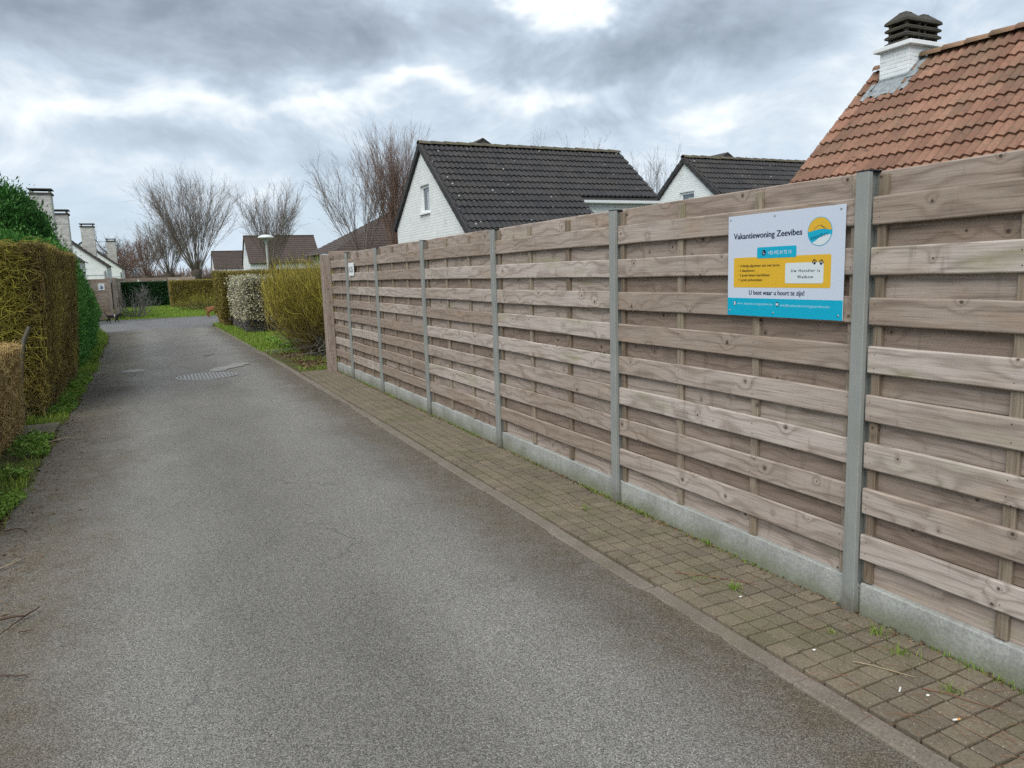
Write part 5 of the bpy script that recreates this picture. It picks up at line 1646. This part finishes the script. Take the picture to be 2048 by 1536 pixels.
#@@SMALL
# ================================================================== street furniture and small things
# ---- street lamp
LXp, LYp = 5.95, 43.4
lamp = thing('street_lamp', (LXp, LYp, 0), 'grey street lamp with flat white mushroom head above the shrubs', 'street lamp')
M_LPOLE = plain('lamp_grey', (.34, .35, .34), .5, .08)
M_LTOP = plain('lamp_white', (.62, .64, .64), .45, .06)
MB().lathe([(.09, -.1), (.09, .9), (.065, 1.0), (.055, 3.45), (.055, 3.5)], (LXp, LYp, 0), 14).obj('pole', M_LPOLE, lamp, smooth=True)
MB().lathe([(.055, 3.5), (.07, 3.55), (.13, 3.72), (.17, 3.80), (.16, 3.82)], (LXp, LYp, 0), 18).obj('cone', M_LPOLE, lamp, smooth=True)
MB().lathe([(.15, 3.815), (.34, 3.835), (.43, 3.86), (.43, 3.885), (.36, 3.955), (.22, 4.01), (.001, 4.03)], (LXp, LYp, 0), 26).obj('lamp_head', M_LTOP, lamp, smooth=True)

# ---- wooden gate and fence at the end of the lane, left
gate = thing('wooden_gate', (-2.3, 39.0, 0), 'tall closed wooden gate of horizontal boards with a white notice', 'gate')
M_GBOARD = wood('gate_board', (.30, .225, .175), (.38, .30, .24), (.18, .12, .085), .2)
gb = board_mesh(1.55, .165, .022, 900, M_GBOARD)
for i in range(11):
    o = put(gb, 'board', (-2.52, 38.98 + random.uniform(-.006, .006), .10 + .168 * i), (random.gauss(0, .01), 0, 0), gate)
MB().box(-1.74, -1.60, 38.93, 39.07, -.05, 1.93).obj('gate_post', M_ENDPOST, gate, bevel=.006)
MB().box(-2.52, -2.46, 38.93, 38.965, 1.0, 1.75).obj('hinge_strip', M_STEEL, gate)
nt = MB().box(-2.12, -1.86, 38.945, 38.955, 1.36, 1.66).obj('notice', M_WTRIM, gate)
MB().prism([(-2.06, 38.943, 1.44), (-1.97, 38.943, 1.40), (-1.91, 38.943, 1.47), (-1.95, 38.943, 1.55), (-2.03, 38.943, 1.60), (-2.0, 38.943, 1.52)], (0, .0015, 0)).obj('notice_print', plain('notice_blue', (.12, .16, .26), .6), nt)
ff_ = thing('board_fence', (-1.0, 48, 0), 'low dark board fence between the gate and the evergreen hedge', 'fence')
for i in range(9):
    for j in range(2):
        bm2 = MB().box(-1.52 + j * .0, -1.49, 39.2 + j * 4.0, 43.1 + j * 4.0, .14 + .2 * i, .31 + .2 * i).obj('board', M_BOARDB, ff_)
for j in range(3):
    MB().box(-1.57, -1.45, 39.1 + j * 4.0, 39.2 + j * 4.0, 0, 1.9).obj('post', M_ENDPOST, ff_)
for j in range(3):
    for i in range(3):
        MB().box(-2.6 + j * 1.9, -.75 + j * 1.9, 60.5, 60.53, 1.4 + .2 * i, 1.58 + .2 * i).obj('board', M_BOARDB, ff_)

# ---- manhole cover with parallel ribs
mx, my = .74, 13.72
mh = thing('manhole_cover', (mx, my, 0), 'round cast iron manhole cover with parallel ribs in the lane', 'manhole cover')
MB().lathe([(.50, .006), (.50, .018), (.455, .018), (.455, .004)], (mx, my, 0), 40).obj('frame', M_IRON, mh)
MB().lathe([(.0001, .013), (.445, .013), (.445, .0)], (mx, my, 0), 40).obj('cover', plain('iron_dark', (.12, .117, .113), .6, .2, 20), mh)
for i in range(-7, 8):
    xx = i * .058
    L = math.sqrt(max(.0, .435 ** 2 - xx * xx))
    MB().box(mx + xx - .019, mx + xx + .019, my - L, my + L, .0125, .021).obj('rib', M_IRON, mh, bevel=.003)
v2_ = thing('valve_cover', (-.43, 15.58, 0), 'small round valve cover set in a pale ring left of the manhole', 'valve cover')
MB().lathe([(.0001, .014), (.12, .016), (.125, .010)], (-.43, 15.58, 0), 24).obj('lid', M_IRON, v2_)
MB().lathe([(.13, .013), (.19, .012), (.20, .004)], (-.43, 15.58, 0), 24).obj('ring', M_PATCH, v2_)
g = np.random.default_rng(5)
pt = [(.85, 14.3), (.98, 14.32), (1.10, 14.42), (1.16, 14.62), (1.28, 14.72), (1.46, 14.95), (1.62, 15.25), (1.50, 15.5), (1.30, 15.42), (1.16, 15.1), (1.02, 15.0), (.92, 14.85), (.84, 14.6)]
pv = []
for (a, b), (c, d2) in zip(pt, pt[1:] + pt[:1]):
    for t_ in np.linspace(0, 1, 5)[:-1]:
        pv.append((a + (c - a) * t_ + g.normal(0, .018), b + (d2 - b) * t_ + g.normal(0, .018)))
tag(sheet('road_patch', pv, .0165, M_PATCH, None), 'irregular pale mortar repair in the asphalt behind the manhole', 'road patch')


# ---- fallen twigs
def twig(label, pts, r, col='dark', side=()):
    m_ = {'dark': M_TWD, 'pale': M_TWP, 'red': M_TWR}[col]
    g = np.random.default_rng(len(label))
    b_ = MB()
    def run(pts, r):
        pts = np.array(pts, float); t_ = np.linspace(0, 1, len(pts)); tt = np.linspace(0, 1, 9)
        P = np.stack([np.interp(tt, t_, pts[:, k]) for k in range(2)] + [np.full(9, r + .014)], -1)
        P[:, :2] += g.normal(0, r * .9, (9, 2)); P[:, 2] += np.abs(g.normal(0, r * .7, 9))
        b_.tube(P, np.linspace(r, r * .45, 9), 6)
    run(pts, r)
    for s in side: run(s, r * .55)
    o = b_.obj('fallen_twig', m_, None, smooth=True)
    tag(o, label, 'twig', 'fallen twigs')


M_TWD = plain('twig_dark', (.075, .045, .03), .8, .3, 20)
M_TWP = plain('twig_pale', (.36, .28, .18), .8, .3, 20)
M_TWR = plain('twig_red', (.20, .10, .06), .8, .3, 20)
twig('thick dark forked twig on the asphalt at the left edge', [(-.95, 4.12), (-.80, 4.18), (-.70, 4.20), (-.635, 4.25)], .007, 'dark', ([(-.70, 4.20), (-.74, 4.10), (-.79, 3.98)],))
twig('pale straw-coloured twig on the asphalt near the left ground cover', [(-1.0, 4.93), (-.92, 5.0), (-.84, 5.10)], .005, 'pale', ([(-.90, 5.02), (-.86, 5.16)],))
twig('curved dark twig lowest at the left edge of the lane', [(-.82, 3.62), (-.70, 3.56), (-.60, 3.50)], .005, 'dark')
twig('short dark twig just below the thick forked one', [(-.70, 4.00), (-.645, 3.99)], .004, 'dark')
twig('dark twig lying beside the low tan hedge', [(-1.02, 5.78), (-.93, 5.80), (-.88, 5.70)], .005, 'dark')
twig('pale twig near the foot of the tall hedge', [(-1.12, 8.9), (-.95, 9.1), (-.80, 9.0)], .006, 'pale')
twig('dark stick in the middle of the lane beyond the manhole', [(.90, 17.36), (1.12, 17.5)], .009, 'dark')
twig('long reddish twig on the pavers in front of the second panel', [(2.36, 3.05), (2.48, 2.93), (2.62, 2.72)], .003, 'red')
twig('thin straw twig on the pavers near the cigarette butt', [(2.42, 1.98), (2.47, 1.90), (2.53, 1.79)], .0028, 'pale')
twig('yellow forked twig on the pavers below the third panel', [(2.50, 4.45), (2.47, 4.28), (2.52, 4.18)], .0035, 'pale', ([(2.48, 4.26), (2.58, 4.22)],))
twig('thin red twig crossing the pavers nearest the camera', [(2.49, 1.72), (2.56, 1.58), (2.60, 1.48)], .0025, 'red')

# ---- cigarette ends
M_CIGW = plain('cigarette_paper', (.72, .71, .66), .8, .08, 60)
M_CIGO = plain('cigarette_filter', (.55, .27, .08), .8, .2, 60)
for (x, y, a, lab, of) in ((2.402, 1.752, .55, 'white cigarette end lying on a paver joint', False), (2.405, 1.535, -.3, 'orange filtered cigarette end on the nearest pavers', True)):
    c_ = bpy.data.objects.new('cigarette_end', None); COL.objects.link(c_); c_.location = (x, y, .0185); c_.rotation_euler = (0, 0, a)
    tag(c_, lab, 'cigarette end', 'cigarette ends')
    MB().tube([(-.011, 0, .0), (.004, 0, .0)], .0036, 8).obj('paper', M_CIGW, c_, smooth=True)
    MB().tube([(.0042, 0, .0), (.016, 0, .0)], .0038, 8).obj('filter', M_CIGO if of else M_CIGW, c_, smooth=True)
# pale flint chips
for (x, y, lab) in ((2.455, 2.66, 'white pebble on the pavers below the sign panel'), (2.46, 1.68, 'small white pebble between the cigarette ends'), (2.36, 2.12, 'white pebble near the kerb by the near post')):
    m_ = MB().lathe([(.001, 0), (.006, .001), (.007, .004), (.001, .007)], (0, 0, 0), 7).obj('pebble', M_CIGW)
    m_.location = (x, y, .015); m_.scale = (1.2, .8, 1); tag(m_, lab, 'pebble', 'pebbles')

# ---- grass tufts in the joints
g = np.random.default_rng(9)
for (x, y, n_, h_, lab) in ((2.71, 2.10, 60, .065, 'largest grass tuft beside the near grey post'), (2.645, 1.935, 55, .055, 'second grass tuft from the near grey post'), (2.565, 1.655, 45, .05, 'dry pale grass tuft among the nearest pavers'),
                            (2.50, 2.755, 60, .055, 'round grass tuft on the pavers below the sign'), (2.79, 3.30, 50, .055, 'grass tuft against the concrete plate below the sign'), (2.55, 2.19, 25, .035, 'tiny grass tuft on the pavers left of the near post'),
                            (2.52, 4.22, 40, .045, 'yellowish grass tuft around the forked twig'), (2.44, 2.93, 22, .03, 'smallest grass sprig near the white pebble'), (2.79, 3.95, 40, .045, 'grass tuft at the plate near the second post')):
    q = np.abs(g.normal(0, .025, n_)); a = g.uniform(0, 6.283, n_)
    o = link(bpy.data.objects.new('grass_tuft', blades_mesh('grass_tuft', x + np.cos(a) * q, y + np.sin(a) * q * 1.3, .006, g.uniform(.4, 1, n_) * h_, .0028, L_GRASS, .9, g)))
    tag(o, lab, 'grass tuft', 'grass tufts on the pavers')
# litter and moss along the fence foot, needles on the pavers
k = 2600
Y = g.uniform(1.2, 12.9, k)
P = np.stack([2.80 - np.abs(g.normal(0, .022, k)), Y, g.uniform(.008, .022, k)], -1)
tag(leaf_obj('leaf_litter', P, g.normal(0, 1, (k, 3)) * np.array([1, 1, .25]), g.uniform(.008, .026, k), g.uniform(.005, .013, k), L_DEAD, None, .4, g), 'thin line of dry leaf litter along the foot of the fence', 'leaf litter', kind='stuff')
k = 5200
Y = g.uniform(1.3, 13.0, k); m_ = (np.sin(Y * 1.9) + np.sin(Y * 4.7) + g.normal(0, .5, k)) > .1
Y = Y[m_]; k = len(Y)
tag(link(bpy.data.objects.new('fence_foot_grass', blades_mesh('fence_foot_grass', 2.797 - np.abs(g.normal(0, .014, k)), Y, .004, g.uniform(.012, .04, k), .003, L_GRASS, .8, g))), 'short grass and moss growing along the concrete plates', 'grass', kind='stuff')
k = 90
S = np.stack([g.uniform(2.15, 2.78, k), 1.3 + g.exponential(.9, k), np.full(k, .0165)], -1)
a = g.uniform(0, 6.283, k)
T = grow(S, np.stack([np.cos(a), np.sin(a), np.zeros(k)], -1), g.uniform(.04, .11, k), 4, 0, .05, g); T[..., 2] = .0175
tag(twig_obj('pine_needles', T, .0008, .0006, L_NEEDLE, None, 3), 'scattered reddish pine needles on the pavers', 'needles', kind='stuff')
# hedge clippings and dead leaves on the left edge of the lane
k = 1500
Y = 3.0 + g.uniform(0, 1, k) * 12.5
P = np.stack([-1.02 + np.abs(g.normal(0, .16, k)) - .05, Y, np.full(k, .012)], -1)
tag(leaf_obj('hedge_clippings', P, g.normal(0, 1, (k, 3)) * np.array([1, 1, .12]), g.uniform(.01, .05, k), g.uniform(.003, .012, k), L_DEAD, None, .3, g), 'brown hedge clippings along the left edge of the lane', 'clippings', kind='stuff')
P = np.stack([g.uniform(2.4, 4.0, 2600), g.uniform(13.6, 17.0, 2600), g.uniform(-.005, .03, 2600)], -1)
tag(leaf_obj('mulch', P, g.normal(0, 1, (2600, 3)) * np.array([1, 1, .25]), g.uniform(.03, .07, 2600), g.uniform(.02, .035, 2600), L_DEAD, None, .4, g), 'dead leaf mulch below the yellow shrub', 'mulch', kind='stuff')
k = 60
for s in ():
    pass
# flat old paving beside the low hedge
ps = MB()
for i in range(3):
    for j in range(3):
        ps.box(-1.62 + i * .17, -1.62 + i * .17 + .162, 9.42 + j * .3, 9.42 + j * .3 + .29, -.05, .006 + random.uniform(-.006, .004))
tag(ps.obj('paving_slab', M_PAVER, bevel=.005), 'mossy paving slabs at the gap between the two left hedges', 'slab')


# ---- dogs
def dog(name, label, loc, rz, joints, edges, mat, extra=None):
    d_ = bpy.data.objects.new(name, None); COL.objects.link(d_); d_.location = loc; d_.rotation_euler = (0, 0, rz)
    tag(d_, label, 'dog')
    names = list(joints)
    me = bpy.data.meshes.new('body')
    me.from_pydata([joints[k][0] for k in names], [(names.index(a), names.index(b)) for a, b in edges], [])
    ob = bpy.data.objects.new('body', me); COL.objects.link(ob)
    sk = ob.modifiers.new('skin', 'SKIN'); sk.use_smooth_shade = True
    for i, k in enumerate(names):
        r = joints[k][1]
        me.skin_vertices[0].data[i].radius = (r, r) if not isinstance(r, tuple) else r
    me.skin_vertices[0].data[names.index('hip')].use_root = True
    sb = ob.modifiers.new('sub', 'SUBSURF'); sb.levels = 2; sb.render_levels = 2
    dg = bpy.context.evaluated_depsgraph_get()
    m2 = bpy.data.meshes.new_from_object(ob.evaluated_get(dg))
    bpy.data.objects.remove(ob)
    m2.materials.clear(); m2.materials.append(mat)
    m2.polygons.foreach_set('use_smooth', np.ones(len(m2.polygons), dtype=bool))
    b_ = link(bpy.data.objects.new('body', m2)); b_.parent = d_
    if extra: extra(d_)
    return d_


def dog_joints(s, stride=.06, tail_up=True, head=(.30, .36)):
    J = {'hip': ((-.17, 0, .30), .062), 'belly': ((-.02, 0, .285), .060), 'chest': ((.13, 0, .28), .078), 'neck': ((.21, 0, .34), .050), 'skull': ((head[0], 0, head[1]), .052), 'muzzle': ((head[0] + .075, 0, head[1] - .022), .028), 'nose': ((head[0] + .115, 0, head[1] - .026), .018),
         'earl': ((head[0] - .015, .035, head[1] + .055), .014), 'earr': ((head[0] - .015, -.035, head[1] + .055), .014), 'earlt': ((head[0] - .01, .045, head[1] + .09), .006), 'earrt': ((head[0] - .01, -.045, head[1] + .09), .006)}
    E_ = [('hip', 'belly'), ('belly', 'chest'), ('chest', 'neck'), ('neck', 'skull'), ('skull', 'muzzle'), ('muzzle', 'nose'), ('skull', 'earl'), ('skull', 'earr'), ('earl', 'earlt'), ('earr', 'earrt')]
    tl = [(-.24, .34), (-.29, .40), (-.33, .47), (-.32, .53)] if tail_up else [(-.24, .30), (-.29, .24), (-.32, .17), (-.34, .12)]
    pv_ = 'hip'
    for i, (x, z) in enumerate(tl):
        J['t%d' % i] = ((x, 0, z), .022 - .004 * i); E_.append((pv_, 't%d' % i)); pv_ = 't%d' % i
    for sd_, nm_ in ((1, 'l'), (-1, 'r')):
        st = stride * sd_
        J['fs' + nm_] = ((.14, .05 * sd_, .20), .036); J['fe' + nm_] = ((.135 + st * .4, .052 * sd_, .12), .022); J['fw' + nm_] = ((.14 + st, .052 * sd_, .05), .016); J['fp' + nm_] = ((.16 + st * 1.1, .052 * sd_, .014), .016)
        E_ += [('chest', 'fs' + nm_), ('fs' + nm_, 'fe' + nm_), ('fe' + nm_, 'fw' + nm_), ('fw' + nm_, 'fp' + nm_)]
        J['ht' + nm_] = ((-.15 - st * .2, .05 * sd_, .20), .046); J['hh' + nm_] = ((-.215 - st, .052 * sd_, .115), .020); J['hw' + nm_] = ((-.19 - st, .052 * sd_, .045), .015); J['hp' + nm_] = ((-.165 - st, .052 * sd_, .013), .016)
        E_ += [('hip', 'ht' + nm_), ('ht' + nm_, 'hh' + nm_), ('hh' + nm_, 'hw' + nm_), ('hw' + nm_, 'hp' + nm_)]
    J = {k: (tuple(c * s for c in p_), r * s) for k, (p_, r) in J.items()}
    return J, E_


J, E_ = dog_joints(.95)


def harness(d_):
    MB().tube([(.075, .066 * math.cos(a) * 1.12, .275 + .082 * math.sin(a)) for a in np.linspace(0, 2 * math.pi, 16)], .012, 6).obj('harness', M_WTRIM, d_, smooth=True)


dog('dog', 'small black dog with raised tail walking across the end of the lane', (-1.50, 35.4, .012), R_(-8), J, E_, plain('black_fur', (.018, .014, .013), .85, .4, 30, .2), harness)
J, E_ = dog_joints(1.4, .03, False, (.30, .22))
J = {k_: (p_, r_ * (1.35 if k_[0] in 'hbc' else 1.0)) for k_, (p_, r_) in J.items()}
dog('dog', 'reddish brown dog half hidden behind the olive hedge on the right', (2.50, 36.3, .012), R_(-20), J, E_, plain('brown_fur', (.17, .075, .032), .85, .3, 30, .2))
